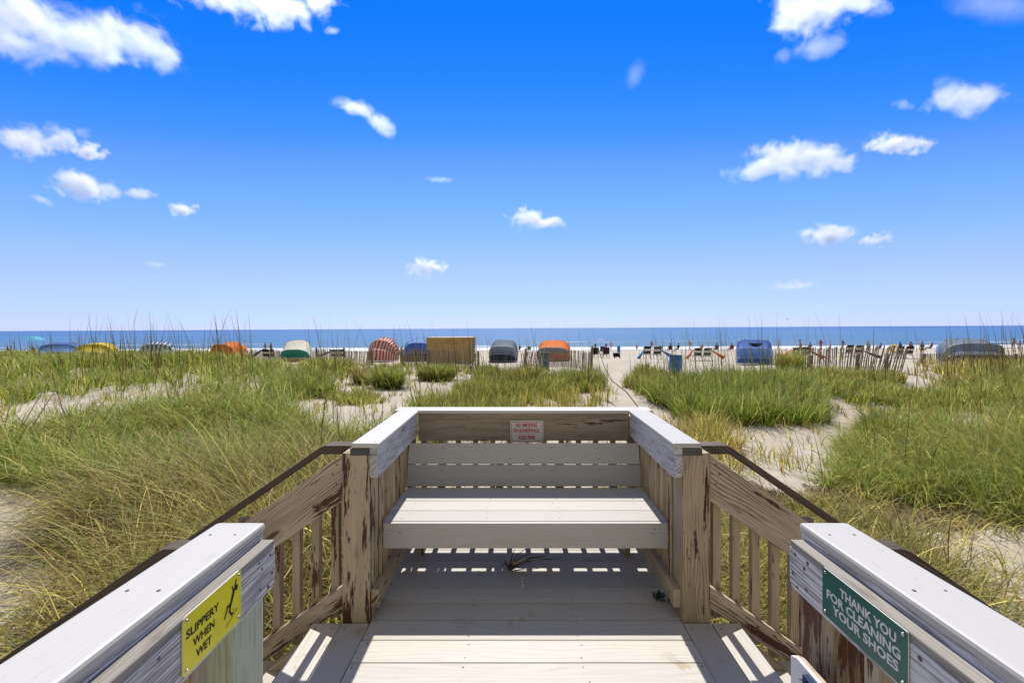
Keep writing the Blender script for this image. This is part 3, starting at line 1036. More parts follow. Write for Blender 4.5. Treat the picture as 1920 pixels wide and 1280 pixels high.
def tufts(pts, per, L, spread, mix, th=(.05, .55), curl=(.3, 1.6), w=.0105, wind=.12, lvar=.4, clumpvar=.25, dr=.08):
    """blades growing from tuft centres"""
    n = len(pts) * per
    tl = np.repeat(RNG.uniform(1 - clumpvar, 1 + clumpvar, len(pts)), per)
    hm = np.clip(1 + .5 * _wob(pts[:, 0], pts[:, 1], 1, 1.1), .55, 1.5)
    tl = tl * np.repeat(hm, per)
    c = np.repeat(pts, per, 0)
    r = spread * np.sqrt(RNG.uniform(0, 1, n)); a = RNG.uniform(0, 2 * np.pi, n)
    x = c[:, 0] + r * np.cos(a); y = c[:, 1] + r * np.sin(a)
    keep = clear_of_deck(x, y)
    az = a + RNG.normal(0, .7, n)
    # wind from the right bends everything a little to the left
    vx = np.cos(az) - wind; vy = np.sin(az)
    az = np.arctan2(vy, vx)
    z = ground(x, y) - .015
    d = np.maximum(y, 1)
    wd = np.maximum(w, d * .0019) * np.exp(RNG.normal(-.12, .38, n)).clip(.4, 1.9)
    col, pick = pal(mix, n)
    # tufts keep a common tint
    col *= np.repeat(RNG.uniform(.85, 1.18, (len(pts), 1)), per, 0)
    B = dict(p=np.stack([x, y, z], 1), az=az, th=RNG.uniform(th[0], th[1], n) * (.5 + r / max(spread, 1e-3) * .7), curl=RNG.uniform(curl[0], curl[1], n),
             L=L * tl * RNG.uniform(1 - lvar, 1 + lvar * .6, n), w=wd, col=col)
    B['dr'] = np.full(n, dr)
    B['tip'] = col * .65 + PAL['straw'][RNG.integers(0, 4, n)] * .35
    return {q: v[keep] for q, v in B.items()}


def cat(*bs):
    return {q: np.concatenate([b[q] for b in bs]) for q in bs[0]}


def density_filter(pts, scale, thr, seed):
    """drop tufts in noise hollows so that cover is patchy"""
    h = _wob(pts[:, 0], pts[:, 1], seed, scale)
    return pts[h > thr + RNG.normal(0, .12, len(pts))]


FAR_L = [(-330, 668), (140, 668), (300, 670), (440, 678), (520, 692), (560, 706), (505, 722), (380, 728), (300, 732), (180, 746), (60, 760), (-60, 768), (-330, 790)]
DUNE_L = [(-330, 655), (440, 660), (500, 682), (440, 690), (-330, 685)]
MID_L = [(-300, 830), (0, 826), (100, 812), (200, 800), (330, 775), (430, 752), (500, 765), (545, 815), (630, 838), (690, 826), (725, 822), (735, 880), (660, 1000), (330, 985), (130, 915), (0, 895), (-300, 900)]
NEAR_L = [(150, 985), (320, 945), (640, 915), (740, 890), (760, 1500), (60, 1700), (150, 1400), (210, 1200), (200, 1050)]
MOUND_L = [(500, 728), (560, 716), (612, 724), (624, 744), (560, 753), (505, 750)]
STRIP_L = [(610, 742), (690, 738), (720, 752), (650, 762)]
CLUMP_A = [(580, 690), (655, 690), (665, 708), (590, 706)]
BEHIND = [(775, 772), (850, 748), (905, 716), (960, 730), (1040, 738), (1060, 746), (985, 752), (965, 780), (960, 830), (770, 830)]
BEHIND2 = [(960, 752), (1130, 744), (1145, 775), (1130, 830), (960, 830)]
ROW_C = [(895, 712), (905, 700), (960, 708), (1125, 716), (1132, 732), (1050, 738), (930, 734)]
PATH_R = [(1178, 722), (1205, 708), (1250, 712), (1262, 730), (1235, 742), (1195, 738)]
BIG_R = [(1225, 752), (1265, 728), (1380, 716), (1480, 728), (1535, 758), (1548, 788), (1500, 797), (1390, 794), (1300, 794), (1262, 778)]
SLOPE_R = [(1260, 800), (1320, 800), (1370, 812), (1340, 850), (1280, 840)]
FAR_R = [(1465, 716), (1560, 716), (1660, 722), (1700, 740), (1770, 738), (1850, 712), (1930, 690), (2300, 680), (2300, 820), (1920, 830), (1780, 800), (1660, 790), (1625, 766), (1550, 750), (1490, 736)]
DUNE_R = [(1690, 690), (1780, 690), (1930, 676), (2300, 665), (2300, 720), (1900, 730), (1780, 735)]
MASS_R = [(1585, 855), (1640, 800), (1760, 818), (1920, 835), (2300, 840), (2300, 1030), (1950, 985), (1850, 990), (1760, 1005), (1640, 985), (1530, 945), (1500, 905), (1600, 900)]
DRY_R = [(1300, 890), (1400, 900), (1500, 935), (1600, 975), (1700, 1010), (1765, 1060), (1800, 1150), (1860, 1300), (1900, 1700), (1180, 1500), (1200, 870)]
DRY_R0 = [(1240, 800), (1330, 806), (1420, 845), (1480, 880), (1400, 890), (1230, 850)]

G = []   # green blades
D = []   # dry blades
P_ = lambda poly, n, j=5: sample_px(poly, n, j)
G.append(tufts(density_filter(P_(FAR_L, 5200, 8), 1.8, -.75, 0), 17, .66, .25, {'green': 5, 'lush': 3, 'olive': 2, 'straw': .6}))
G.append(tufts(P_(DUNE_L, 700, 8), 18, .42, .25, {'olive': 4, 'brown': 4, 'straw': 2, 'green': 2}, th=(.05, .4), curl=(.1, .9)))
pm = P_(MID_L, 1500, 14)
G.append(tufts(density_filter(pm, .62, -.02, 1), 56, .84, .17, {'green': 5, 'lush': 4.5, 'olive': 2, 'straw': .8}, curl=(.5, 2.9), th=(.12, 1.1), lvar=.5, dr=.2))
G.append(tufts(P_(MOUND_L, 90, 5), 60, .62, .2, {'green': 5, 'lush': 4, 'olive': 2}))
G.append(tufts(P_(STRIP_L, 40, 5), 30, .35, .2, {'olive': 5, 'green': 4}))
G.append(tufts(P_(CLUMP_A, 70, 4), 30, .5, .2, {'green': 5, 'olive': 3}))
G.append(tufts(P_(BEHIND, 300, 8), 40, .58, .18, {'green': 4, 'lush': 2, 'olive': 4, 'straw': 1}, th=(.05, .45), curl=(.2, 1.2)))
G.append(tufts(P_(BEHIND2, 60, 6), 22, .55, .12, {'olive': 4, 'straw': 2, 'green': 2}, th=(.0, .35), curl=(.1, .9)))
G.append(tufts(P_(ROW_C, 170, 4), 56, .56, .22, {'green': 5, 'lush': 3, 'olive': 2}, th=(.05, .5), curl=(.2, 1.2)))
G.append(tufts(P_(PATH_R, 95, 4), 46, .55, .2, {'green': 5, 'olive': 3, 'brown': 1}, th=(.05, .5), curl=(.2, 1.3)))
G.append(tufts(P_(BIG_R, 420, 6), 46, .72, .20, {'lush': 6, 'green': 4, 'olive': 1.5, 'straw': .3}, th=(.1, .75), curl=(.4, 1.7)))
G.append(tufts(P_(SLOPE_R, 16, 6), 30, .5, .2, {'olive': 4, 'straw': 2, 'green': 2}))
G.append(tufts(density_filter(P_(FAR_R, 1500, 10), 1.2, -.35, 0), 30, .52, .22, {'green': 5, 'lush': 3, 'olive': 3, 'straw': .8}))
G.append(tufts(P_(DUNE_R, 600, 8), 20, .5, .25, {'olive': 4, 'brown': 4, 'straw': 2, 'green': 2}, th=(.05, .4), curl=(.1, 1.0)))
G.append(tufts(density_filter(P_(MASS_R, 1350, 14), 0.62, -.22, 2), 48, .86, .20, {'green': 5, 'lush': 4, 'olive': 2.5, 'straw': .8}, curl=(.5, 2.9), th=(.12, 1.1), lvar=.5, dr=.2))
# sparse single sprouts on the open sand
G.append(tufts(P_([(-200, 740), (520, 730), (760, 745), (760, 800), (300, 830), (-200, 900)], 260, 4), 7, .38, .12, {'green': 3, 'olive': 4, 'straw': 3}, th=(0, .5)))
G.append(tufts(P_([(1330, 770), (1640, 760), (1660, 850), (1500, 900), (1320, 870)], 120, 4), 6, .36, .10, {'green': 3, 'olive': 4, 'straw': 3}, th=(0, .5)))
G.append(tufts(P_([(560, 700), (1130, 700), (1180, 760), (720, 790), (560, 760)], 200, 4), 6, .33, .10, {'green': 3, 'olive': 4, 'straw': 3}, th=(0, .5)))
G.append(tufts(P_([(440, 680), (900, 690), (900, 705), (440, 700)], 200, 4), 10, .32, .15, {'green': 3, 'olive': 4, 'brown': 2}, th=(0, .5)))
G.append(tufts(P_([(1480, 708), (1690, 712), (1690, 722), (1480, 722)], 160, 4), 24, .5, .18, {'green': 5, 'olive': 4, 'brown': 2}, th=(0, .4)))

D.append(tufts(density_filter(P_(NEAR_L, 800, 16), .5, -.08, 2), 64, .92, .18, {'straw': 2.2, 'brown': 5.5, 'olive': 3, 'green': 2.8}, th=(.25, 1.25), curl=(.8, 3.6), lvar=.55, dr=.28))
D[-1]['col'] *= .76; D[-1]['tip'] *= .84
D.append(tufts(density_filter(P_(DRY_R, 760, 16), .5, -.3, 0), 48, .80, .18, {'straw': 3.2, 'brown': 4, 'olive': 3, 'green': 4}, th=(.2, 1.1), curl=(.7, 3.4), lvar=.55, dr=.28))
D[-1]['col'] *= .76; D[-1]['tip'] *= .84
D.append(tufts(P_(DRY_R0, 42, 8), 26, .5, .16, {'straw': 5, 'olive': 3, 'brown': 2}, th=(.05, .6), curl=(.2, 1.6)))
D.append(tufts(P_(MID_L, 120, 16), 26, .74, .22, {'straw': 6, 'brown': 2, 'olive': 2}, th=(.2, .9), curl=(.8, 2.6)))
D.append(tufts(P_(MASS_R, 90, 16), 24, .74, .22, {'straw': 6, 'brown': 2, 'olive': 2}, th=(.2, .9), curl=(.8, 2.6)))
# strands straying over the bare sand by the deck
D.append(tufts(P_([(-60, 900), (170, 925), (190, 1050), (190, 1260), (-60, 1260)], 18, 10), 11, .5, .16, {'straw': 4, 'brown': 3, 'olive': 3}, th=(.2, 1.2), curl=(.6, 2.8), dr=.25))
D.append(tufts(P_([(1770, 975), (2000, 975), (2000, 1200), (1830, 1180)], 34, 10), 12, .5, .16, {'straw': 4, 'brown': 2, 'olive': 3, 'green': 3}, th=(.2, 1.2), curl=(.6, 2.8), dr=.25))
# between the stair rails and beyond the deck edge, out of the polygons' reach
q = np.stack([RNG.uniform(-3.2, 3.3, 900), RNG.uniform(2.5, 4.6, 900)], 1)
q = q[clear_of_deck(q[:, 0], q[:, 1]) & (RNG.uniform(0, 1, 900) < .6)]
D.append(tufts(q[:420], 36, .80, .18, {'straw': 4, 'brown': 3, 'olive': 4, 'green': 2.5}, th=(.1, .8), curl=(.5, 2.6), lvar=.45))

# dead growth at the foot of the tufts
for poly, n, jit in ((MID_L, 420, 14), (NEAR_L, 420, 16), (DRY_R, 340, 16), (MASS_R, 330, 14), (BIG_R, 160, 6), (ROW_C, 60, 4)):
    b = tufts(P_(poly, n, jit), 34, .30, .26, {'brown': 1}, th=(.4, 1.35), curl=(.4, 2.2))
    b['col'] *= .55; b['tip'] *= .45
    D.append(b)
# litter cover on the ground mesh, doubling as painted dark between the tufts
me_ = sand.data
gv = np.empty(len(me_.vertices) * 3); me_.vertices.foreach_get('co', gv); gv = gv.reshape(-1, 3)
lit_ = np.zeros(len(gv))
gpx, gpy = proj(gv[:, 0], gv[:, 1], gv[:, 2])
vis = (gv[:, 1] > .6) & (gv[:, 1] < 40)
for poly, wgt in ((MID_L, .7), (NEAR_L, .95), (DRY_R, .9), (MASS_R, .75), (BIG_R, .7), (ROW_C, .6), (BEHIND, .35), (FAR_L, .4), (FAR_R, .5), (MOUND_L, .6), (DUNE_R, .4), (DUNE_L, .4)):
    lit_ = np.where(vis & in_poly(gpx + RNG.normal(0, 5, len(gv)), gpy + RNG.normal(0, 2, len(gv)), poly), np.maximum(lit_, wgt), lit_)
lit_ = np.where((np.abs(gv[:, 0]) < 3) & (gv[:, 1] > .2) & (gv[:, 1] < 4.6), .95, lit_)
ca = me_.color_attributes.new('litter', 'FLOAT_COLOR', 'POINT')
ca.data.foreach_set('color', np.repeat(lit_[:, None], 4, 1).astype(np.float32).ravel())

gm = link('dune_grass', blades_mesh('dune_grass', cat(*G), [M_GRASS]))
tag(gm, 'green dune grass growing over the sand on both sides', 'grass', None, 'stuff')
dm = link('dry_dune_grass', blades_mesh('dry_dune_grass', cat(*D), [M_GRASS], 6))
tag(dm, 'tangled straw coloured and brown grass beside the deck', 'grass', None, 'stuff')


# sea oats: tall thin dark stems leaning with the wind
def oats(pts, H, col=('brown', 'olive'), lean=.12, w=.006):
    n = len(pts)
    x, y = pts[:, 0], pts[:, 1]
    c, _ = pal({q: 1 for q in col}, n)
    return dict(p=np.stack([x, y, ground(x, y) - .02], 1), az=np.where(RNG.uniform(0, 1, n) < .8, np.pi, 0) + RNG.normal(0, .7, n),
                th=np.abs(RNG.normal(lean, .10, n)), curl=RNG.uniform(-.05, .45, n), L=H * RNG.uniform(.6, 1.15, n),
                w=np.maximum(w, np.maximum(y, 1) * .0016) * RNG.uniform(.7, 1.1, n), col=c * .5, tip=c * .55, dr=np.full(n, .05))


O = [oats(P_(FAR_L, 260, 8), 2.35), oats(P_(DUNE_L, 220, 8), 2.0), oats(P_([(140, 690), (480, 690), (480, 740), (140, 740)], 150, 6), 2.75),
     oats(P_(MID_L, 70, 8), 1.5, ('olive', 'straw')), oats(P_(BEHIND, 70, 6), 1.5, ('olive', 'brown')), oats(P_(BEHIND2, 26, 6), 1.0, ('olive', 'straw')), oats(P_(ROW_C, 80, 5), 2.4), oats(P_(PATH_R, 40, 4), 1.6),
     oats(P_(BIG_R, 110, 5), 2.5, ('olive', 'green')), oats(P_(FAR_R, 260, 8), 2.6), oats(P_(DUNE_R, 230, 8), 2.4, ('brown', 'brown')), oats(P_(MASS_R, 80, 8), 1.6, ('brown', 'olive')),
     oats(P_([(560, 700), (900, 700), (900, 750), (560, 750)], 90, 6), 2.6), oats(P_([(1240, 700), (1470, 700), (1470, 722), (1240, 722)], 70, 6), 2.0, ('olive', 'green')),
     oats(P_([(600, 770), (720, 780), (700, 860), (620, 860)], 22, 6), 1.05, ('olive', 'brown'), .05, .009), oats(P_([(1040, 740), (1140, 745), (1140, 800), (1040, 800)], 14, 6), 1.1, ('straw', 'olive'), .2)]
om = link('sea_oats', blades_mesh('sea_oats', cat(*O), [M_GRASS], 6))
tag(om, 'tall thin dark sea oat stems rising above the dune grass', 'sea oats', None, 'stuff')


# a few tussocks one can tell apart
def tussock(px, py, n, L, spread, mix, label, th=(.05, .9), curl=(.2, 1.3)):
    c = gp(px, py)
    t = thing('grass_tussock', label, 'grass tussock', c, group='tussocks on the open sand')
    B = tufts(np.array([[c.x, c.y]]), n, L, spread, mix, th, curl, clumpvar=.0)
    B['p'] = B['p'] - np.array(c)
    o = link('blades', blades_mesh('tussock', B, [M_GRASS]), t)
    return t


tussock(728, 727, 1500, .85, .42, {'lush': 4, 'green': 5, 'brown': 1.5}, 'round dark green grass tussock on sand below the red striped tent', (.05, 1.0))
tussock(682, 718, 700, .70, .34, {'brown': 5, 'olive': 3, 'green': 1}, 'brown grass tussock touching the round green one below red striped tent', (.05, .8))
tussock(820, 712, 1500, .70, .75, {'green': 5, 'lush': 3, 'olive': 2}, 'wide green tussock in front of the tan box tent', (.05, .7))
tussock(985, 729, 1500, .95, .42, {'green': 4, 'olive': 3, 'brown': 3}, 'tall dark tussock just left of the grey bin', (.03, .7))
tussock(1098, 728, 1000, .80, .36, {'lush': 4, 'green': 5, 'brown': 2}, 'tussock at the fence end beside the sand path', (.03, .7))
tussock(1480, 707, 900, .95, .30, {'olive': 4, 'brown': 3, 'green': 4}, 'tall narrow tussock at the near end of the leaning fence', (.02, .4))
tussock(1660, 822, 1100, .85, .30, {'lush': 4, 'green': 5, 'olive': 3}, 'upright green tussock by the sand hollow on the right', (.03, .8))
# ================================================================== BEACH THINGS
FAB = {}


def fab(col, tr=.42):
    key = tuple(col)
    if key not in FAB:
        FAB[key] = flat('tent_fabric', tuple(min(.9, x * 1.15) for x in col), .75, .2, var=.14, scale=2.5, translucent=tr, bump=.5)
    return FAB[key]


M_POLE = flat('tent_pole', (.55, .55, .55), .4, .5)
M_WHITEPAINT = flat('white_paint', (.72, .70, .66), .6, .4, var=.08)
M_NAVY = flat('navy_canvas', (.018, .022, .045), .8, .2, var=.2)
M_MAROON = flat('maroon_canvas', (.05, .018, .02), .8, .2, var=.2)
BLUE, LBLUE, NAVY, GREY = (.075, .175, .52), (.16, .32, .66), (.035, .05, .10), (.22, .27, .34)
YEL, ORG, RED, GRN, CREAM, TAN, TEAL = (.72, .58, .10), (.78, .22, .04), (.60, .09, .025), (.03, .20, .155), (.74, .72, .62), (.40, .285, .13), (.10, .42, .52)


def hy(px):
    return CY - ROLL * (px - CX)


def tent(label, px, wpx, ytop, d, bands, yaw=0, stripe=None, n=4.0, depth=.62, angs=(-4, 26, 62, 104, 128), vent=False):
    c = gd(px, d)
    Wd = wpx * d / F_PX / (abs(math.cos(yaw)) + .45 * abs(math.sin(yaw)))
    H = EYE - (ytop - hy(px)) / F_PX * d - c.z
    D = Wd * depth
    t = thing('beach_tent', label, 'beach tent', c, yaw, group='clamshell tents on the beach')
    piv = Vector((0, D * .45, .06))
    NT_ = 26
    rows = []
    for a in angs:
        a = rad(a)
        R = 1 / math.sqrt((math.cos(a) / D) ** 2 + (math.sin(a) / (H - .06)) ** 2)
        row = []
        for k in range(NT_ + 1):
            tt = math.pi * k / NT_
            cx, sy = math.cos(tt), math.sin(tt)
            lat = Wd / 2 * math.copysign(abs(cx) ** (2 / n), cx)
            rho = R * sy ** (2 / n) if sy > 1e-6 else 0
            row.append(piv + Vector((lat, -math.cos(a) * rho, math.sin(a) * rho)))
        rows.append(row)
    rnd = random.Random(int(px))
    for b in range(len(rows) - 1):
        bm = bmesh.new(); uvl = bm.loops.layers.uv.new('UVMap')
        q = []
        SUB = 5
        for j in range(SUB + 1):
            f = j / SUB
            sag = 1 - .05 * math.sin(math.pi * f)
            q.append([bm.verts.new(piv + ((1 - f) * (rows[b][k] - piv) + f * (rows[b + 1][k] - piv)) * (sag + rnd.uniform(-.006, .006))) for k in range(NT_ + 1)])
        for j in range(SUB):
            for k in range(NT_):
                try: fc = bm.faces.new((q[j][k], q[j][k + 1], q[j + 1][k + 1], q[j + 1][k]))
                except ValueError: continue
                fc.smooth = True
                for l, (jj, kk) in zip(fc.loops, ((j, k), (j, k + 1), (j + 1, k + 1), (j + 1, k))):
                    l[uvl].uv = ((rows[b][kk].x / Wd) if stripe is None or stripe[2] == 0 else kk / NT_ * 1.25, (b + jj / SUB))
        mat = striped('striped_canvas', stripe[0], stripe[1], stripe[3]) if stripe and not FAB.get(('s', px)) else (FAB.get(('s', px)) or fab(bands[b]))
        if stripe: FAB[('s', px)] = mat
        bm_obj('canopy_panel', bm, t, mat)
    bm = bmesh.new()
    for row in rows:
        add_tube(bm, [piv + (p - piv) * 1.004 for p in row], .012, 5)
    bm_obj('hoop_frame', bm, t, M_POLE)
    bm = bmesh.new()
    add_box(bm, -Wd * .38, Wd * .38, D * .0, D * .42, .20, .32)
    add_box(bm, -Wd * .38, Wd * .38, -D * .06, D * .02, .22, .70)
    bm_obj('seat_cushion', bm, t, fab(tuple(x * .6 for x in bands[0])))
    if vent:
        bm = bmesh.new()
        z0 = .06 + (H - .06) * .80
        pts = [(-Wd * .22, z0 + .10), (Wd * .22, z0 + .10), (Wd * .10, z0 - .12), (0, z0 - .17), (-Wd * .10, z0 - .12)]
        vs = [bm.verts.new((x, -D * .62 - (.06 if z > z0 else .16), z)) for x, z in pts]
        bm.faces.new(vs)
        r = bmesh.ops.extrude_face_region(bm, geom=bm.faces[:])
        for v in r['geom']:
            if isinstance(v, bmesh.types.BMVert): v.co.y += .02
        bm_obj('window_flap', bm, t, fab(NAVY))
    return t


tent('low blue tent at the far left of the tent row', 107, 66, 642, 36, [BLUE, LBLUE, BLUE, LBLUE], rad(24))
tent('plain bright yellow tent on the left', 172, 62, 642, 36, [YEL, YEL, YEL, YEL], rad(14), n=3.4)
tent('blue and white striped tent on the left beyond the dune', 292, 58, 640, 36, [LBLUE] * 4, rad(28), stripe=((.62, .70, .78), (.05, .11, .26), 0, 8), n=3.4)
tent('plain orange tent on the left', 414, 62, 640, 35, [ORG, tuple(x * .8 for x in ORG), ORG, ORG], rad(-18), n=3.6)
tent('white tent with a green lower panel and sand coloured skirt', 553, 57, 637, 34.5, [TAN, GRN, CREAM, CREAM], rad(14), n=3.2, angs=(2, 16, 42, 100, 122))
tent('tall round red and white striped tent', 713, 60, 632, 34, [RED] * 4, rad(-6), stripe=((.72, .62, .55), (.50, .06, .05), 1, 13), n=2.4, angs=(2, 34, 66, 98, 118))
tent('blue tent beside the tan box tent', 783, 54, 636, 35, [NAVY, BLUE, LBLUE, BLUE], rad(16), n=3.6)
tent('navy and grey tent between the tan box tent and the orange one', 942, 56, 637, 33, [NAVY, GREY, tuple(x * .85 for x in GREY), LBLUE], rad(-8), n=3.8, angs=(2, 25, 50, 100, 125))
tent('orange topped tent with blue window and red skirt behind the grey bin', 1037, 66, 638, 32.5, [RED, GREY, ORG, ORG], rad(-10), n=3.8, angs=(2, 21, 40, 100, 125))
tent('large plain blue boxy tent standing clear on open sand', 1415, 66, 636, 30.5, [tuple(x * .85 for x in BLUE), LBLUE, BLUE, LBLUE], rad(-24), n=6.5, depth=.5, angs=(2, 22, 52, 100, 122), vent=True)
tent('wide grey blue tent at far right behind dune grass', 1830, 98, 635, 29, [NAVY, GREY, tuple(x * .9 for x in GREY), LBLUE], rad(-20), n=3.6, depth=.55, angs=(2, 20, 52, 104, 126))

# tan box tent
d = 33
c = gd(851, d)
Wd = 90 * d / F_PX; H = EYE - (631.5 - hy(851)) / F_PX * d - c.z
bt = thing('box_tent', 'tan rectangular canvas tent with a flat pale roof edge', 'beach tent', c, rad(-3))
D = 2.1
bm = bmesh.new()
nn = 14
rows = []
for j in range(9):
    z = .02 + (H - .06) * j / 8
    rows.append([bm.verts.new((-Wd / 2 + Wd * .9 * i / nn, -D / 2 - .02 * math.sin(math.pi * i / nn) * math.sin(math.pi * j / 8) + .012 * math.sin(i * 2.1 + j), z)) for i in range(nn + 1)])
for j in range(8):
    for i in range(nn): bm.faces.new((rows[j][i], rows[j][i + 1], rows[j + 1][i + 1], rows[j + 1][i])).smooth = True
bm_obj('back_panel', bm, bt, fab(TAN, .35))
for xx in (-Wd / 2, Wd * .4):
    bm = bmesh.new()
    add_box(bm, xx - .01, xx + .01, -D / 2 + .02, D / 2, .02, H - .06)
    bm_obj('side_panel', bm, bt, fab(tuple(x * .9 for x in TAN), .3))
bm = bmesh.new()
add_box(bm, -Wd / 2 - .05, Wd * .4 + .10, -D / 2 - .05, D / 2 + .05, H - .055, H)
bm_obj('roof', bm, bt, fab((.62, .54, .40), .2))
for xx, yy in ((-Wd / 2, -D / 2), (Wd * .4 + .05, -D / 2), (-Wd / 2, D / 2), (Wd * .4 + .05, D / 2)):
    bm = bmesh.new(); add_tube(bm, [(xx, yy + .05, 0), (xx, yy + .05, H - .06)], .02, 6)
    bm_obj('pole', bm, bt, M_POLE)


# ---- beach chairs (seen from behind), built once and copied
def make_chair():
    t = thing('beach_chair', 'x', 'beach chair', (0, 0, 0), group='white framed beach chairs set out in pairs')
    lean = lambda z: -.30 * (z - .38) if z > .38 else 0
    for x in (-.29, .29):
        bm = bmesh.new()
        add_tube(bm, [(x, .04, .30), (x, lean(1.02) + .02, 1.04)], .032, 6)
        bm_obj('back_post', bm, t, M_WHITEPAINT)
        bm = bmesh.new()
        add_tube(bm, [(x, -.22, 0), (x, .10, .36)], .03, 6); add_tube(bm, [(x, 1.05, .0), (x, 1.05, .34)], .03, 6)
        bm_obj('leg', bm, t, M_WHITEPAINT)
        bm = bmesh.new()
        add_box(bm, x - .035, x + .035, 0, 1.12, .32, .38)
        bm_obj('seat_rail', bm, t, M_WHITEPAINT)
    for name, z0, z1, m in (('back_panel', .80, 1.02, M_NAVY), ('back_slat', .66, .79, M_WHITEPAINT), ('back_panel', .44, .65, M_NAVY), ('back_slat', .36, .43, M_WHITEPAINT)):
        bm = bmesh.new()
        vs = add_box(bm, -.265, .265, -.016, .016, z0, z1)
        for v in vs: v.co.y += lean(v.co.z) + .01
        bm_obj(name, bm, t, m)
    bm = bmesh.new(); add_box(bm, -.27, .27, .08, 1.1, .345, .375)
    bm_obj('seat', bm, t, M_NAVY)
    return t


CHAIR = make_chair(); first = [True]


def chair(label, px, d, rz=0):
    if first[0]: c = CHAIR; first[0] = False
    else: c = copy_tree(CHAIR)
    c.matrix_world = Matrix.Translation(gd(px, d)) @ Matrix.Rotation(rz, 4, 'Z')
    c['label'] = label
    return c


UMB = 'folded beach umbrellas leaning by the chairs'


def folded_umbrella(label, pxa, ya, pxb, yb, d, col, droop=.0):
    """rolled umbrella leaning from chair height down to the sand"""
    a = pat(pxa, ya, d); b = pat(pxb, yb, d - .5)
    b.z = max(b.z, gz(b.x, b.y) + .02)
    t = thing('folded_umbrella', label, 'umbrella', (b.x, b.y, gz(b.x, b.y)), group=UMB)
    o = Vector((b.x, b.y, gz(b.x, b.y)))
    a -= o; b -= o
    bm = bmesh.new()
    add_tube(bm, [a + (a - b) * .18, b], .02, 6)
    bm_obj('pole', bm, t, M_POLE)
    bm = bmesh.new()
    ax_ = (b - a); L = ax_.length; ax_.normalize()
    u = ax_.cross(Vector((0, 0, 1))).normalized(); w = u.cross(ax_)
    prev = None
    for j in range(9):
        f = j / 8
        r = .035 + .105 * f ** 1.3
        ring = []
        for k in range(16):
            an = 2 * math.pi * k / 16
            rr = r * (1 + .22 * math.cos(5 * an + f * 2))
            p = a + ax_ * L * f + (u * math.cos(an) * .7 + w * math.sin(an)) * rr + Vector((0, 0, -droop * f * f))
            p.z = max(p.z, .01)
            ring.append(bm.verts.new(p))
        if prev:
            for k in range(16): bm.faces.new((prev[k], prev[(k + 1) % 16], ring[(k + 1) % 16], ring[k])).smooth = True
        else: bm.faces.new(ring[::-1])
        prev = ring
    bm.faces.new(prev)
    bm_obj('canvas', bm, t, fab(col, .15))
    return t


PAIRS = [
    (500, 509, 36, 'left of the white and green tent'),
    (628, 641, 36, 'left of the red striped tent'),
    (1213, 1232, 34.5, 'behind the blue barrel'),
    (1308, 1326, 34.5, 'between the blue barrel and the boxy blue tent'),
    (1491, 1509, 34, 'behind the leaning fence'),
    (1592, 1610, 35, 'beside the dark green umbrella'),
    (1686, 1704, 35, 'farthest right before the grey tent'),
]
for a, b, d, where in PAIRS:
    chair('left chair of the white framed pair ' + where, a, d, .03)
    chair('right chair of the white framed pair ' + where, b, d + .1, -.04)
folded_umbrella('navy folded umbrella left of the white and green tent', 494, 654, 472, 669, 35.8, (.05, .055, .10))
folded_umbrella('dark purple folded umbrella between the white and red striped tents', 622, 658, 596, 668, 35.8, (.06, .045, .075))
folded_umbrella('bright teal folded umbrella left of the pair behind the blue barrel', 1208, 655, 1197, 672, 34.3, (.02, .30, .48))
folded_umbrella('blue folded umbrella touching the top of the blue barrel', 1238, 656, 1258, 667, 34.3, (.03, .13, .42))
folded_umbrella('red and pale folded umbrella left of the chairs beside the boxy blue tent', 1301, 655, 1288, 671, 34.3, (.62, .20, .15))
folded_umbrella('orange red folded umbrella right of the chairs beside the boxy blue tent', 1334, 657, 1358, 671, 34.3, (.70, .13, .04))
folded_umbrella('bright orange folded umbrella right next to the boxy blue tent', 1484, 656, 1468, 668, 33.8, (.80, .26, .05))
folded_umbrella('brick red folded umbrella behind the leaning fence', 1517, 657, 1546, 671, 33.8, (.48, .11, .055))
folded_umbrella('dark green folded umbrella behind the leaning fence', 1617, 657, 1650, 670, 34.8, (.035, .085, .06))

# ---- barrels
M_BARREL = flat('barrel_blue', (.035, .17, .52), .45, .5, var=.3, scale=5, bump=.2)
M_BARREL2 = flat('bin_grey', (.12, .155, .19), .6, .4, var=.3, scale=5)


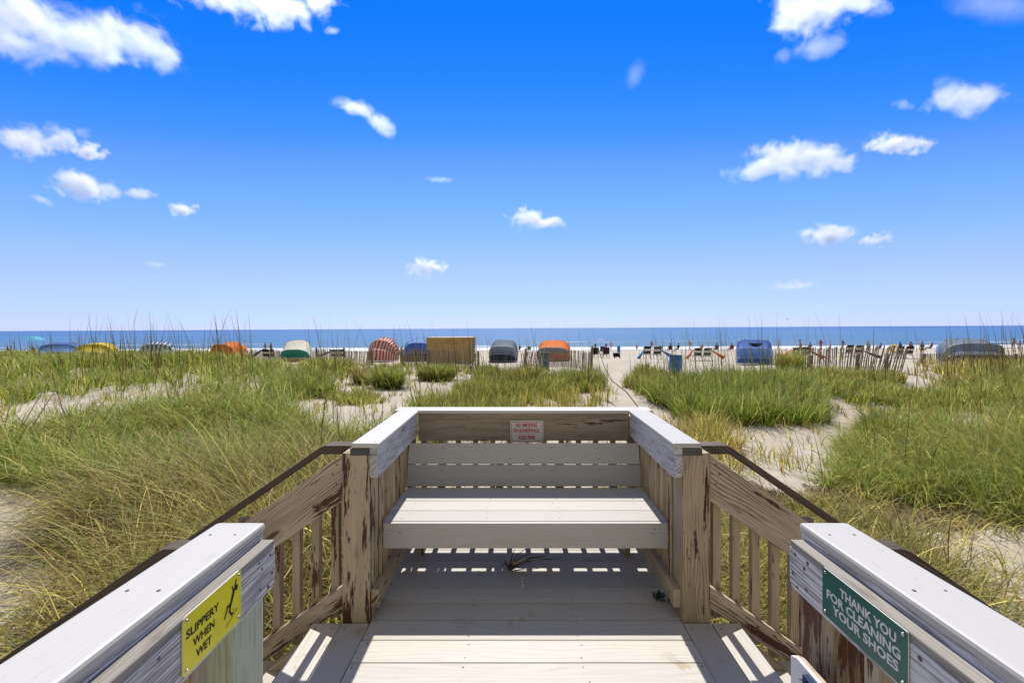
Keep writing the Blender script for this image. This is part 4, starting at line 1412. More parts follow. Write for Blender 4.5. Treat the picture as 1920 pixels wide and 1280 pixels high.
def barrel(name, label, px, d, wpx, h, mat, tilt=0):
    c = gd(px, d); r = wpx * d / F_PX / 2
    t = thing(name, label, 'litter bin', c, .3)
    t.rotation_euler = (0, tilt, .3) if tilt else t.rotation_euler
    prof = [(.93, 0), (.97, .02), (.97, .30), (1.03, .325), (1.03, .345), (.97, .37), (.97, .63), (1.03, .655), (1.03, .675), (.97, .70), (.97, .955)]
    bm = bmesh.new(); rings = []
    for q, z in prof: rings.append([bm.verts.new((r * q * math.cos(2 * math.pi * k / 28), r * q * math.sin(2 * math.pi * k / 28), z * h)) for k in range(28)])
    bm.faces.new(rings[0][::-1])
    for a, b in zip(rings, rings[1:]):
        for k in range(28): bm.faces.new((a[k], a[(k + 1) % 28], b[(k + 1) % 28], b[k])).smooth = True
    inner = [bm.verts.new((r * .93 * math.cos(2 * math.pi * k / 28), r * .93 * math.sin(2 * math.pi * k / 28), .955 * h)) for k in range(28)]
    low = [bm.verts.new((r * .93 * math.cos(2 * math.pi * k / 28), r * .93 * math.sin(2 * math.pi * k / 28), .3 * h)) for k in range(28)]
    for k in range(28):
        bm.faces.new((rings[-1][k], rings[-1][(k + 1) % 28], inner[(k + 1) % 28], inner[k]))
        bm.faces.new((inner[k], inner[(k + 1) % 28], low[(k + 1) % 28], low[k]))
    bm.faces.new(low)
    bm_obj('drum', bm, t, mat)
    bm = bmesh.new()
    add_tube(bm, [(r * math.cos(2 * math.pi * k / 28), r * math.sin(2 * math.pi * k / 28), .975 * h) for k in range(29)], .018, 6, cap=False)
    bm_obj('rim', bm, t, mat)
    return t


barrel('barrel_bin', 'blue plastic barrel bin standing on sand beside the path', 1266, 19.9, 24, .87, M_BARREL, rad(1.5))
barrel('grey_bin', 'grey bin in front of the orange topped tent', 1020, 24.5, 19, .98, M_BARREL2)
barrel('barrel_bin', 'distant blue barrel near the surf right of the pale umbrella', 1160, 62, 6, .9, M_BARREL)

# ---- sand fences
M_SLAT = wood('fence_slat', (.37, .32, .24), (.27, .225, .165), (.14, .11, .08), .4, 60)
M_FPOST = wood('fence_post', (.26, .225, .18), (.17, .14, .105), (.08, .065, .05), .6, 60)


def fence(label, pts, h, post_px, lean=0.0, post_h=1.2, pr=.075, bury=.1):
    P = [gd(px, d) for px, d in pts]
    o = P[len(P) // 2].copy(); o.z = gz(o.x, o.y)
    t = thing('sand_fence', label, 'fence', o, group='slatted sand fences')
    rnd = random.Random(int(pts[0][0]))
    seg = [(a, b, (b - a).length) for a, b in zip(P, P[1:])]
    tot = sum(s[2] for s in seg)
    bm = bmesh.new(); uvl = bm.loops.layers.uv.new('UVMap')

    def along(s):
        for a, b, l in seg:
            if s <= l: return a.lerp(b, s / l), (b - a).normalized()
            s -= l
        return P[-1].copy(), (P[-1] - P[-2]).normalized()
    s = 0
    wires = {}
    while s < tot:
        p, dr = along(s)
        zz = gz(p.x, p.y)
        ln = lean + rnd.gauss(0, .035) + .09 * math.sin(s * .9 + pts[0][0])
        hh = h * rnd.uniform(.94, 1.04) + .06 * math.sin(s * .7)
        up = Vector((dr.x * ln, dr.y * ln, 1))
        w, n = dr * .021, Vector((-dr.y, dr.x, 0)) * .005
        b = Vector((p.x, p.y, zz - bury)) - o
        vs = []
        for q in (b, b + up * (hh + bury)):
            vs += [bm.verts.new(q - w - n), bm.verts.new(q + w - n), bm.verts.new(q + w + n), bm.verts.new(q - w + n)]
        ru = rnd.uniform(0, 30)
        for f in ((0, 1, 5, 4), (1, 2, 6, 5), (2, 3, 7, 6), (3, 0, 4, 7), (4, 5, 6, 7)):
            fc = bm.faces.new([vs[i] for i in f])
            for l in fc.loops: l[uvl].uv = (l.vert.co.z + ru, l.vert.co.x + l.vert.co.y + ru)
        for i, f in enumerate((.16, .38, .62, .84)):
            wires.setdefault(i, []).append(b + up * (bury + f * hh) - n * 1.6)
        s += .074 * rnd.uniform(.9, 1.12)
    bm_obj('slat_panel', bm, t, M_SLAT)
    bm = bmesh.new()
    for w in wires.values(): add_tube(bm, w, .0045, 4)
    bm_obj('wire', bm, t, M_FPOST)
    for px, d in post_px:
        p = gd(px, d) - o
        hh = post_h * rnd.uniform(.93, 1.05)
        lx = lean * .5 + rnd.uniform(-.03, .03)
        q = Vector((p.x, p.y + .08, p.z))
        pts_ = []
        bm = bmesh.new(); uvl = bm.loops.layers.uv.new('UVMap')
        add_tube(bm, [q + Vector((0, 0, -.2)), q + Vector((lx * hh, 0, hh))], [pr, pr * .93], 10)
        for f in bm.faces:
            for l in f.loops: l[uvl].uv = (l.vert.co.z + px, math.atan2(l.vert.co.y - q.y, l.vert.co.x - q.x) * pr)
        bm_obj('post', bm, t, M_FPOST)
    return t


fence('low slatted sand fence at left running behind dune grass to the white tent', [(438, 37), (535, 35.5)], .95, [(452, 37), (534, 35.5)])
fence('slatted sand fence in front of the red striped tent', [(588, 31), (640, 30), (700, 29.5)], 1.0, [(592, 30.8), (645, 29.9), (696, 29.4)], post_h=1.15)
fence('slatted sand fence in front of the tan box tent', [(752, 27.5), (806, 26.5), (899, 25.5)], 1.05, [(752, 27.5), (752.5, 26.9), (804, 26.5), (897, 25.5)], post_h=1.12)
fence('slatted sand fence curving past the grey bin to the path', [(975, 27), (1050, 26), (1108, 24.2)], .92, [(984, 26.9), (1108, 24.2)], .10, post_h=1.22)
fence('tall leaning slatted fence with thick round posts', [(1480, 20.6), (1560, 20.6), (1640, 20.4), (1690, 19.9)], 1.12, [(1519, 20.5), (1609, 20.4), (1663, 19.8)], .14, post_h=.84, pr=.085)
fence('slatted fence half buried beneath the wide grey tent at far right', [(1725, 27), (1800, 26.5), (1890, 26), (1960, 25.5)], .62, [(1733, 26.8), (1906, 25.8)], .03, post_h=.62, pr=.12)

# ================================================================== PEOPLE
SK = {}


def skin_mesh(verts, edges, radii, key, sub=1):
    if key in SK: return SK[key]
    me = bpy.data.meshes.new('sk'); me.from_pydata([tuple(v) for v in verts], edges, [])
    o = bpy.data.objects.new('sk', me); COL.objects.link(o)
    m = o.modifiers.new('s', 'SKIN'); m.use_smooth_shade = True
    for i, v in enumerate(me.skin_vertices[0].data):
        r = radii[i]
        v.radius = (r, r) if not isinstance(r, tuple) else r
        v.use_root = i == 0
    s = o.modifiers.new('u', 'SUBSURF'); s.levels = sub; s.render_levels = sub
    dg = bpy.context.evaluated_depsgraph_get()
    out = bpy.data.meshes.new_from_object(o.evaluated_get(dg))
    bpy.data.objects.remove(o); bpy.data.meshes.remove(me)
    out.polygons.foreach_set('use_smooth', [True] * len(out.polygons))
    SK[key] = out
    return out


POSE = {
    'stand': dict(pel=(0, 0, .93), ch=(0, -.01, 1.25), ne=(0, 0, 1.44), hd=(0, .02, 1.60), sh=((-.18, 0, 1.38), (.18, 0, 1.38)), el=((-.25, -.03, 1.12), (.25, -.03, 1.12)), ha=((-.24, .06, .84), (.24, .06, .84)),
                  hp=((-.09, 0, .88), (.09, 0, .88)), kn=((-.10, .02, .48), (.11, .01, .48)), an=((-.11, -.03, .07), (.12, -.03, .07))),
    'walk': dict(pel=(0, 0, .92), ch=(0, .02, 1.24), ne=(0, .05, 1.43), hd=(0, .08, 1.59), sh=((-.18, .03, 1.37), (.18, .01, 1.37)), el=((-.24, .14, 1.13), (.24, -.14, 1.13)), ha=((-.22, .30, .93), (.22, -.20, .87)),
                 hp=((-.09, 0, .87), (.09, 0, .87)), kn=((-.10, -.02, .48), (.10, .20, .50)), an=((-.10, -.32, .14), (.10, .26, .07))),
    'run': dict(pel=(0, 0, .90), ch=(0, .14, 1.19), ne=(0, .22, 1.36), hd=(0, .28, 1.51), sh=((-.18, .20, 1.31), (.18, .16, 1.31)), el=((-.26, .02, 1.12), (.26, .34, 1.10)), ha=((-.2, .24, 1.02), (.18, .52, 1.20)),
                hp=((-.09, 0, .85), (.09, 0, .85)), kn=((-.10, .30, .60), (.10, -.10, .46)), an=((-.10, .12, .24), (.10, -.46, .30))),
    'sit': dict(pel=(0, 0, .44), ch=(0, -.12, .76), ne=(0, -.17, .94), hd=(0, -.15, 1.10), sh=((-.18, -.15, .89), (.18, -.15, .89)), el=((-.28, .02, .66), (.28, .02, .66)), ha=((-.24, .26, .60), (.24, .26, .60)),
                hp=((-.09, .03, .42), (.09, .03, .42)), kn=((-.14, .44, .47), (.14, .44, .47)), an=((-.13, .62, .08), (.13, .62, .08))),
}
SKINS = [flat('skin_tan', (.36, .19, .115), .55, .4, var=.08), flat('skin_fair', (.52, .30, .21), .55, .4, var=.08), flat('skin_brown', (.17, .085, .05), .5, .4, var=.08)]
HAIRS = [flat('hair_dark', (.025, .018, .014), .6, .3), flat('hair_brown', (.09, .05, .028), .6, .3), flat('hair_fair', (.36, .24, .11), .6, .3)]
CLOTH = {}


def cloth(c):
    if c not in CLOTH: CLOTH[c] = flat('clothing', c, .85, .2, var=.15, scale=9)
    return CLOTH[c]


def person(label, px, d, pose, yaw=0, skin=0, hair=0, top=None, shorts=None, scale=1.0, group=None, z=0):
    q = {k_: v for k_, v in POSE[pose].items()}
    c = gd(px, d); c.z = max(c.z, SEA - .5) + z
    t = thing('person', label, 'person', c, yaw, group)
    t.scale = (scale,) * 3
    V = Vector
    vs, rs, ed = [], [], []

    def add(p, r, parent=None):
        vs.append(V(p)); rs.append(r)
        if parent is not None: ed.append((parent, len(vs) - 1))
        return len(vs) - 1
    f = (V(q['hd']) - V(q['ne'])).normalized()
    pel = add(q['pel'], (.15, .11))
    ch = add(q['ch'], (.155, .11), add((V(q['pel']) + V(q['ch'])) / 2, (.125, .10), pel))
    ne = add(q['ne'], .058, ch)
    jaw = add(V(q['hd']) - f * .045, .078, ne)
    add(V(q['hd']) + f * .055, .088, jaw)
    for s in (0, 1):
        sh = add(q['sh'][s], .062, ch)
        el = add(q['el'][s], .043, sh)
        ha = V(q['ha'][s])
        wr = add(ha, .030, el)
        dd = (ha - V(q['el'][s])).normalized()
        pm = add(ha + dd * .07, .036, wr)
        add(ha + dd * .15, .016, pm)
        hp = add(q['hp'][s], .088, pel)
        kn = add(q['kn'][s], .058, hp)
        an = add(q['an'][s], .038, kn)
        toe = V(q['an'][s]) + V((0, .17, -.045)); toe.z = max(toe.z, .025)
        add(toe, .032, an)
    body = skin_mesh(vs, ed, rs, ('b', pose)).copy()
    link('body', body, t, [SKINS[skin]])
    # hair cap
    bm = bmesh.new()
    bmesh.ops.create_uvsphere(bm, u_segments=12, v_segments=8, radius=.108)
    for v in bm.verts:
        if v.co.z < -.02 and v.co.y > -.02: v.co *= .72
        v.co = v.co + V(q['hd']) + f * .035 + V((0, -.018, 0))
    bm_obj('hair', bm, t, HAIRS[hair], True)
    # nose and eyes: small but there
    if shorts:
        mid = [(V(q['hp'][s]) * .45 + V(q['kn'][s]) * .55) for s in (0, 1)]
        me = skin_mesh([q['pel'], V(q['pel']) + V((0, 0, .06)), q['hp'][0], mid[0], q['hp'][1], mid[1]], [(0, 1), (0, 2), (2, 3), (0, 4), (4, 5)], [(.166, .125), (.155, .118), .102, .088, .102, .088], ('s', pose)).copy()
        link('shorts', me, t, [cloth(shorts)])
    if top:
        m2 = (V(q['pel']) + V(q['ch'])) / 2
        up = [(V(q['sh'][s]) * .55 + V(q['el'][s]) * .45) for s in (0, 1)]
        me = skin_mesh([q['ch'], m2, V(q['pel']) + V((0, 0, .03)), q['sh'][0], up[0], q['sh'][1], up[1]], [(0, 1), (1, 2), (0, 3), (3, 4), (0, 5), (5, 6)], [(.17, .125), (.142, .115), (.165, .125), .076, .062, .076, .062], ('t', pose)).copy()
        link('top', me, t, [cloth(top)])
    return t


def camp_chair(label, px, d, col, yaw=0):
    t = thing('camp_chair', label, 'camp chair', gd(px, d), yaw, group='folding camp chairs on the beach')
    m = fab(col, .1)
    bm = bmesh.new()
    vs = add_box(bm, -.27, .27, -.21, -.19, .40, .94)
    for v in vs: v.co.y -= .22 * (v.co.z - .4)
    bm_obj('backrest', bm, t, m)
    bm = bmesh.new(); add_box(bm, -.27, .27, -.19, .28, .365, .385)
    bm_obj('seat', bm, t, m)
    for x in (-.27, .27):
        bm = bmesh.new(); add_tube(bm, [(x, -.18, 0), (x, -.20, .40), (x, -.32, .96)], .013, 5)
        bm_obj('leg', bm, t, M_POLE)
        bm = bmesh.new(); add_tube(bm, [(x, .27, 0), (x, .27, .56)], .013, 5)
        bm_obj('leg', bm, t, M_POLE)
        bm = bmesh.new(); add_box(bm, x - .03, x + .03, -.22, .30, .56, .58)
        bm_obj('armrest', bm, t, m)
    return t


NAVYC, PURP, REDC, BLK, WHT, KHA = (.02, .03, .09), (.16, .05, .09), (.40, .03, .035), (.012, .012, .014), (.7, .7, .7), (.25, .20, .12)
camp_chair('black camp chair left of the one with the purple clad person', 1115, 37.5, BLK, .12)
person('person in dark clothes seated in the black camp chair', 1115, 37.6, 'sit', .12, 0, 1, BLK, BLK)
camp_chair('dark purple camp chair beside the black wheeled cooler', 1136, 37.2, (.05, .025, .05), -.1)
person('person in purple top seated beside the wheeled cooler', 1136, 37.3, 'sit', -.1, 1, 1, PURP, REDC)
camp_chair('navy camp chair under the pale blue umbrella', 1129, 50, NAVYC)
camp_chair('green striped camp chair near the surf left of the orange topped tent', 992, 66, (.10, .22, .10))
camp_chair('green camp chair beyond the chairs behind the blue barrel', 1238, 62, (.16, .26, .17))
person('dark clad person seated near the surf left of the green camp chair', 974, 70, 'sit', .3, 2, 0, BLK, BLK)
camp_chair('maroon camp chair near the surf right of the blue barrel', 1256, 62, (.06, .035, .05))
person('person in maroon seated near the surf right of the blue barrel', 1256, 62.1, 'sit', 0, 0, 0, (.10, .05, .09), BLK)
person('dark clad person seated near the surf farther right of the maroon one', 1271, 66, 'sit', .2, 2, 0, BLK, BLK)
person('child with bare legs standing at the water edge', 1294, 72, 'walk', .6, 1, 2, (.45, .22, .18), None, .95)
person('bather standing waist deep in the surf', 1194, 92, 'stand', .4, 0, 1, None, REDC, .9, None, -.35)
camp_chair('navy camp chair left of the red one beside the boxy blue tent', 1343, 64, NAVYC)
person('person in navy top seated left of the boxy blue tent', 1343, 64.1, 'sit', 0, 0, 0, (.02, .035, .13), NAVYC)
camp_chair('red camp chair just left of the boxy blue tent', 1371, 64, (.22, .035, .03))
person('person in red seated just left of the boxy blue tent', 1371, 64.1, 'sit', .2, 0, 1, (.24, .05, .05), BLK)
person('bare chested person in orange shorts walking behind the chairs', 1501, 52, 'walk', 1.2, 0, 1, None, (.5, .16, .05), .95)
person('person in dark red standing beside the brick red umbrella', 1519, 46, 'stand', -.3, 2, 0, (.20, .03, .03), BLK, .72)
person('person in red swimsuit walking along the surf', 1539, 68, 'walk', -.4, 0, 0, REDC, REDC, 1.0)
person('child walking along the surf behind the red swimsuit', 1557, 70, 'walk', 1.3, 1, 1, None, KHA, .8)
person('runner in red shorts bent forward at the water edge', 1898, 66, 'run', -1.45, 0, 1, None, (.26, .035, .05), 1.0)
person('person in white seated low behind the half buried fence', 1912, 58, 'stand', 0, 0, 0, None, WHT, .78)
person('dark haired person seated beyond the farthest right chairs', 1688, 42, 'stand', .2, 2, 0, NAVYC, BLK, .75)
person('tanned person reclining beyond the farthest right chairs', 1708, 42, 'stand', 0, 0, 0, (.10, .04, .04), BLK, .76)
person('person with dark hair right of the farthest right chairs', 1729, 40, 'stand', 0, 0, 0, (.05, .04, .07), BLK, .74)
person('small seated person at the far left of the beach', 16, 74, 'sit', 0, 0, 1, (.16, .06, .04), None)
person('dark person seated under the teal umbrella', 64, 78, 'sit', .2, 2, 0, BLK, BLK, .9)
person('person with dark hair seated left above the low blue tent', 77, 72, 'sit', .1, 0, 0, (.05, .07, .12), None)
person('person with brown hair seated right above the low blue tent', 84, 73, 'sit', -.2, 1, 1, (.07, .08, .11), None)

MORE = [
    (448, 78, 'sit', 0, (.06, .07, .10), 'dark person seated near the surf right of the plain orange tent'),
    (497, 60, 'stand', 1, (.03, .03, .04), 'left of two dark people standing beyond the chairs left of the white tent'),
    (508, 60, 'stand', 0, (.04, .03, .04), 'right of two dark people standing beyond the chairs left of the white tent'),
    (1146, 75, 'walk', 1, None, 'bare chested person walking near the distant blue barrel'),
    (1222, 78, 'stand', 0, (.30, .07, .08), 'person in rose top standing at the surf behind the blue barrel chairs'),
    (1316, 70, 'sit', 0, (.25, .06, .05), 'person in red seated at the surf above the chairs beside the barrel'),
    (1386, 74, 'stand', 2, (.02, .02, .03), 'dark person standing at the surf above the boxy blue tent edge'),
    (1460, 76, 'walk', 1, (.5, .5, .5), 'person in pale shirt walking at the surf right of the boxy blue tent'),
    (1581, 74, 'walk', 0, (.06, .12, .30), 'person in blue top walking at the surf above the leaning fence'),
    (1628, 80, 'stand', 1, None, 'bare chested bather standing at the surf above the green umbrella'),
    (1650, 62, 'sit', 0, (.10, .14, .32), 'person in blue seated right of the dark green umbrella'),
    (1745, 60, 'sit', 2, (.14, .05, .04), 'person in rust top seated left of the wide grey tent'),
    (1772, 72, 'stand', 0, (.35, .32, .30), 'person in grey shirt standing left of the wide grey tent'),
]
for px, d, pose, sk, top, lab in MORE:
    person(lab, px, d, pose, random.uniform(-.8, .8), sk, sk % 3, top, random.choice([NAVYC, REDC, BLK, KHA]), random.uniform(.9, 1.0))


def open_umbrella(label, px, ytop, wpx, d, cols, tiltx=0):
    c = gd(px, d)
    H = EYE - (ytop - hy(px)) / F_PX * d - c.z
    R = wpx * d / F_PX / 2
    t = thing('beach_umbrella', label, 'umbrella', c, .2)
    bm = bmesh.new(); add_tube(bm, [(0, 0, 0), (tiltx * .2, 0, H)], .025, 6)
    bm_obj('pole', bm, t, M_POLE)
    for col, par in cols:
        bm = bmesh.new()
        for k in range(8):
            if k % len(cols) != par: continue
            top = bm.verts.new((tiltx * .2, 0, H))
            prev = None
            for f in (.35, .7, 1.0):
                row = []
                for j in range(4):
                    an = 2 * math.pi * (k + j / 3) / 8
                    sc = 1 - .05 * math.sin(math.pi * j / 3) * f
                    row.append(bm.verts.new((tiltx * .2 + R * f * sc * math.cos(an), R * f * sc * math.sin(an), H - R * .42 * f ** 1.7)))
                if prev is None:
                    for j in range(3): bm.faces.new((top, row[j], row[j + 1]))
                else:
                    for j in range(3): bm.faces.new((prev[j], row[j], row[j + 1], prev[j + 1]))
                prev = row
        for f in bm.faces: f.smooth = True
        bm_obj('canopy', bm, t, fab(col, .3))
    return t


open_umbrella('open teal umbrella near the water at far left', 64, 630.5, 31, 76, [(TEAL, 0)])
open_umbrella('open pale blue umbrella over the navy camp chair', 1127, 634.5, 24, 52, [((.22, .34, .58), 0)])

# wheeled cooler
c = gd(1156, 36.8)
t = thing('wheeled_cooler', 'black wheeled cooler on the sand right of the seated pair', 'cooler', c, .1)
bm = bmesh.new(); add_box(bm, -.26, .26, -.17, .17, .12, .40)
bmesh.ops.bevel(bm, geom=bm.edges[:], offset=.03, segments=2, affect='EDGES')
bm_obj('body', bm, t, fab(BLK, 0))
bm = bmesh.new(); add_box(bm, -.275, .275, -.185, .185, .402, .46)
bm_obj('lid', bm, t, fab((.05, .05, .055), 0))
for x in (-.22, .22):
    bm = bmesh.new(); add_tube(bm, [(x - .02, -.19, .09), (x + .02, -.19, .09)], .09, 12)
    bm_obj('wheel', bm, t, fab((.03, .03, .03), 0))
bm = bmesh.new(); add_tube(bm, [(-.2, .2, .3), (-.2, .24, .62), (.2, .24, .62), (.2, .2, .3)], .014, 6)
bm_obj('handle', bm, t, M_POLE)
# yellow float by the farthest chairs
c = gd(1677, 46)
t = thing('swim_ring', 'yellow inflatable swim ring beside the farthest right chairs', 'swim ring', c)
bm = bmesh.new()
add_tube(bm, [(.34 * math.cos(2 * math.pi * k / 20), .05, .55 + .34 * math.sin(2 * math.pi * k / 20)) for k in range(21)], .13, 10, cap=False)
bm_obj('ring', bm, t, fab((.75, .55, .04), .1))
bm = bmesh.new(); add_tube(bm, [(0, .05, .86), (0, .05, .93)], .02, 6)
bm_obj('valve', bm, t, fab((.7, .7, .7), 0))

# single stalks one can pick out near the boardwalk
M_STALK = flat('pale_stalk', (.46, .40, .26), .7, .2, var=.15)
M_DSTALK = flat('dark_stalk', (.10, .095, .05), .8, .2, var=.2)


def stalk(label, pts, d, r, mat, group):
    P3 = [pat(x, y, d + i * .12) for i, (x, y) in enumerate(pts)]
    b = Vector((P3[0].x, P3[0].y, gz(P3[0].x, P3[0].y) - .03))
    t = thing('dry_stalk', label, 'dry stalk', b, group=group)
    bm = bmesh.new()
    line = [b] + [p for p in P3 if p.z > b.z + .05]
    n_ = len(line)
    add_tube(bm, [p - b for p in line], [r * (1 - .6 * i / (n_ - 1)) for i in range(n_)], 6)
    bm_obj('stem', bm, t, mat)
    bm = bmesh.new()
    tip = line[-1] - b; dr_ = (line[-1] - line[-2]).normalized()
    rnd = random.Random(int(pts[0][0]))
    for q in range(7):
        c_ = tip - dr_ * .03 * q
        e = c_ + Vector((rnd.uniform(-.04, .04), rnd.uniform(-.04, .04), rnd.uniform(-.05, .01)))
        add_tube(bm, [c_, e], [r * .5, r * .25], 4)
    bm_obj('seed_head', bm, t, mat)
    return t


SG = 'single dry stalks standing out of the grass'
stalk('leftmost of three pale leaning stalks at the left edge', [(2, 830), (15, 772), (47, 707)], 8.6, .014, M_STALK, SG)
stalk('middle one of three pale leaning stalks at the left edge', [(20, 850), (42, 798), (80, 732)], 8.4, .014, M_STALK, SG)
stalk('rightmost of three pale leaning stalks at the left edge', [(4, 930), (50, 815), (112, 718)], 7.6, .015, M_STALK, SG)
stalk('thick dark upright stalk left of the bench railing', [(602, 860), (604, 800), (612, 735)], 7.0, .014, M_DSTALK, SG)
stalk('thin dark upright stalk just left of the bench railing corner', [(640, 845), (634, 800), (632, 745)], 6.8, .010, M_DSTALK, SG)
stalk('dark bent stem curving over the sand path behind the bench', [(1206, 775), (1175, 735), (1148, 714), (1134, 690), (1122, 655)], 8.5, .012, M_DSTALK, SG)
stalk('thin upright stem left of the bent stem behind the bench', [(1138, 770), (1140, 730), (1139, 682)], 9.0, .009, M_DSTALK, SG)

# gull over the sea
p = pat(1477, 598, 60)
t = thing('gull', 'small pale gull gliding above the horizon right of centre', 'gull', p, .5)
bm = bmesh.new()
add_tube(bm, [(0, -.22, 0), (0, -.1, .01), (0, .1, .01), (0, .2, .02), (0, .25, .01)], [.015, .05, .055, .04, .01], 8)
for s in (-1, 1):
    a = [bm.verts.new(v) for v in ((0, .10, .02), (s * .28, .13, .16), (s * .62, -.02, .10), (s * .30, -.03, .15), (0, -.06, .02))]
    bm.faces.new(a)
bm_obj('body', bm, t, fab((.5, .5, .52), 0))

# ================================================================== CLOUDS
def cloud(label, d, lobes, dens=1.0, lo=.10, hi=.95, nz=2.5, det=8, nscale=1.6):
    """a volume of scattering air; lobes in photo pixels (cx, cy, rx, ry, rot)"""
    pts = []
    for cx, cy, rx, ry, ro in lobes:
        pts += [(cx - rx, cy - rx if ro else cy - ry), (cx + rx, cy + rx if ro else cy + ry)]
    cxm = sum(l[0] for l in lobes) / len(lobes); cym = sum(l[1] for l in lobes) / len(lobes)
    o = pat(cxm, cym, d)
    k_ = d / F_PX
    k = NT('cloud_vapour')
    tc = k.N('ShaderNodeTexCoord'); P = tc.outputs['Object']
    f = None
    ext = [0, 0, 0]
    for cx, cy, rx, ry, ro in lobes:
        c = pat(cx, cy, d) - o
        ra = (rx * ry) ** .5
        sc = (rx * k_ * 1.25, ra * k_ * .75, ry * k_ * 1.25)
        mp = k.N('ShaderNodeMapping', vector_type='TEXTURE')
        mp.inputs['Location'].default_value = c
        mp.inputs['Rotation'].default_value = (0, rad(ro), 0)
        mp.inputs['Scale'].default_value = sc
        k.t.links.new(P, mp.inputs['Vector'])
        ln = k.N('ShaderNodeVectorMath', operation='LENGTH'); k.t.links.new(mp.outputs[0], ln.inputs[0])
        g = k.math('SUBTRACT', 1.0, ln.outputs['Value'])
        f = g if f is None else k.math('SMOOTH_MAX' if False else 'MAXIMUM', f, g)
        m = max(sc[0], sc[2]) if ro else None
        ex = (m or sc[0], sc[1], m or sc[2])
        for i in range(3): ext[i] = max(ext[i], abs(c[i]) + ex[i] * 1.05)
    big = max(l[3] for l in lobes) * k_
    rnd = random.Random(int(cxm * 3 + cym))
    off = k.N('ShaderNodeVectorMath', operation='ADD'); k.t.links.new(P, off.inputs[0])
    off.inputs[1].default_value = [rnd.uniform(-9e3, 9e3) for _ in range(3)]
    n = k.noise(off.outputs[0], nscale * .55 / big, det, .6, .35)
    v = k.math('ADD', f, k.math('MULTIPLY', k.math('SUBTRACT', n, .52), nz))
    den = k.math('MULTIPLY', k.remap(v, lo, hi), dens * 2.2 / big)
    for n_ in [k.bsdf]: k.n.remove(n_)
    vs = k.N('ShaderNodeVolumeScatter')
    vs.inputs['Color'].default_value = (1, 1, 1, 1); vs.inputs['Anisotropy'].default_value = .62 if cym < 230 else .45
    k.set(vs.inputs['Density'], den)
    k.t.links.new(vs.outputs[0], k.out.inputs['Volume'])
    bm = bmesh.new()
    bmesh.ops.create_icosphere(bm, subdivisions=2, radius=1.0)
    mx = 1.08
    for v in bm.verts:
        # superellipsoid hull round the lobes
        q = v.co; s_ = (abs(q.x) ** 4 + abs(q.y) ** 4 + abs(q.z) ** 4) ** .25
        v.co = Vector((q.x / s_ * ext[0] * mx, q.y / s_ * ext[1] * mx, q.z / s_ * ext[2] * mx))
    ob = bm_obj('cloud', bm, None, k.m)
    ob.location = o
    tag(ob, label, 'cloud', 'fair weather clouds')
    return ob


cloud('largest white cloud filling the upper left corner', 1000, [(35, 40, 110, 66, 0), (190, 72, 120, 46, 0), (295, 100, 55, 28, 35)], 1.1, nscale=2.6)
cloud('torn cloud cut by the top edge left of centre', 1000, [(430, 0, 90, 20, 0), (520, 14, 90, 30, 0), (595, 5, 40, 18, 0)], .7)
cloud('thick cloud cut by the top edge right of centre', 1000, [(1510, 22, 70, 42, 0), (1590, 8, 70, 28, 0)], .9, nscale=2.2)
cloud('ragged wisp below the thick cloud at the top right of centre', 1050, [(1540, 86, 55, 24, -12), (1468, 106, 16, 18, 0)], .16, nz=1.5)
cloud('faint veil in the top right corner', 1100, [(1870, 10, 110, 30, 8)], .10, nz=1.0)
cloud('plump cloud high on the right side', 1300, [(1800, 185, 55, 33, 0), (1845, 180, 45, 24, 0)], .8)
cloud('small flat cloud between the plump one and the big one on the right', 1500, [(1680, 271, 52, 18, 5)], 1.3)
cloud('biggest low cloud right of centre', 1500, [(1428, 314, 62, 20, -12), (1488, 299, 82, 34, 0), (1546, 304, 48, 28, 0)], 1.1)
cloud('oval white cloud low on the right', 2100, [(1552, 441, 50, 19, 0)], 1.1)
cloud('small round cloud beside the oval one on the right', 2100, [(1642, 450, 27, 15, -8)], 1.0)
cloud('lone cloud in the middle above the horizon', 2000, [(990, 410, 38, 22, 0), (1025, 418, 32, 11, 0)], 1.1)
cloud('small peaked cloud low over the red striped tent', 2600, [(797, 500, 38, 17, 0)], 1.1)
cloud('slanting feathery wisp left of centre', 1400, [(668, 203, 46, 15, 14), (712, 230, 38, 18, 42)], .5, nz=1.4)
cloud('flat white cloud at the left edge', 1500, [(50, 266, 55, 28, 0), (115, 258, 42, 22, -10)], 1.0)
cloud('little puff right of the flat cloud at the left', 1500, [(168, 284, 29, 16, 0)], 1.6)
cloud('heaped white cloud lower left', 1800, [(148, 347, 50, 24, 0), (175, 362, 50, 18, 0)], 1.0)
cloud('thin streak right of the heaped cloud at the left', 1800, [(262, 363, 31, 11, 4)], .5, nz=1.4)
cloud('small square puff at the lower left', 1900, [(343, 392, 24, 14, 0)], 1.3)
cloud('pale grey streak low on the right above the horizon', 3200, [(1485, 536, 52, 10, -4)], .22)

cloud('faint vertical veil high right of centre', 1200, [(1192, 140, 22, 30, 20)], .07, nz=1.6)
cloud('tiny wisp left of the plump cloud on the right', 1300, [(1694, 196, 24, 10, 10)], .12, nz=1.6)
cloud('hair thin streak left of the middle above the sea', 2100, [(824, 337, 30, 6, 3)], .12, nz=1.5)
cloud('tiny faint puff above the blue tent at left centre', 2400, [(292, 496, 24, 7, 5)], .15, nz=1.5)
cloud('faint slanting streak below the heaped cloud at the left', 1800, [(78, 375, 26, 8, 25)], .2, nz=1.5)
cloud('small scrap above the slanting wisp near the top', 1100, [(622, 57, 14, 9, 0)], .18, nz=1.5)

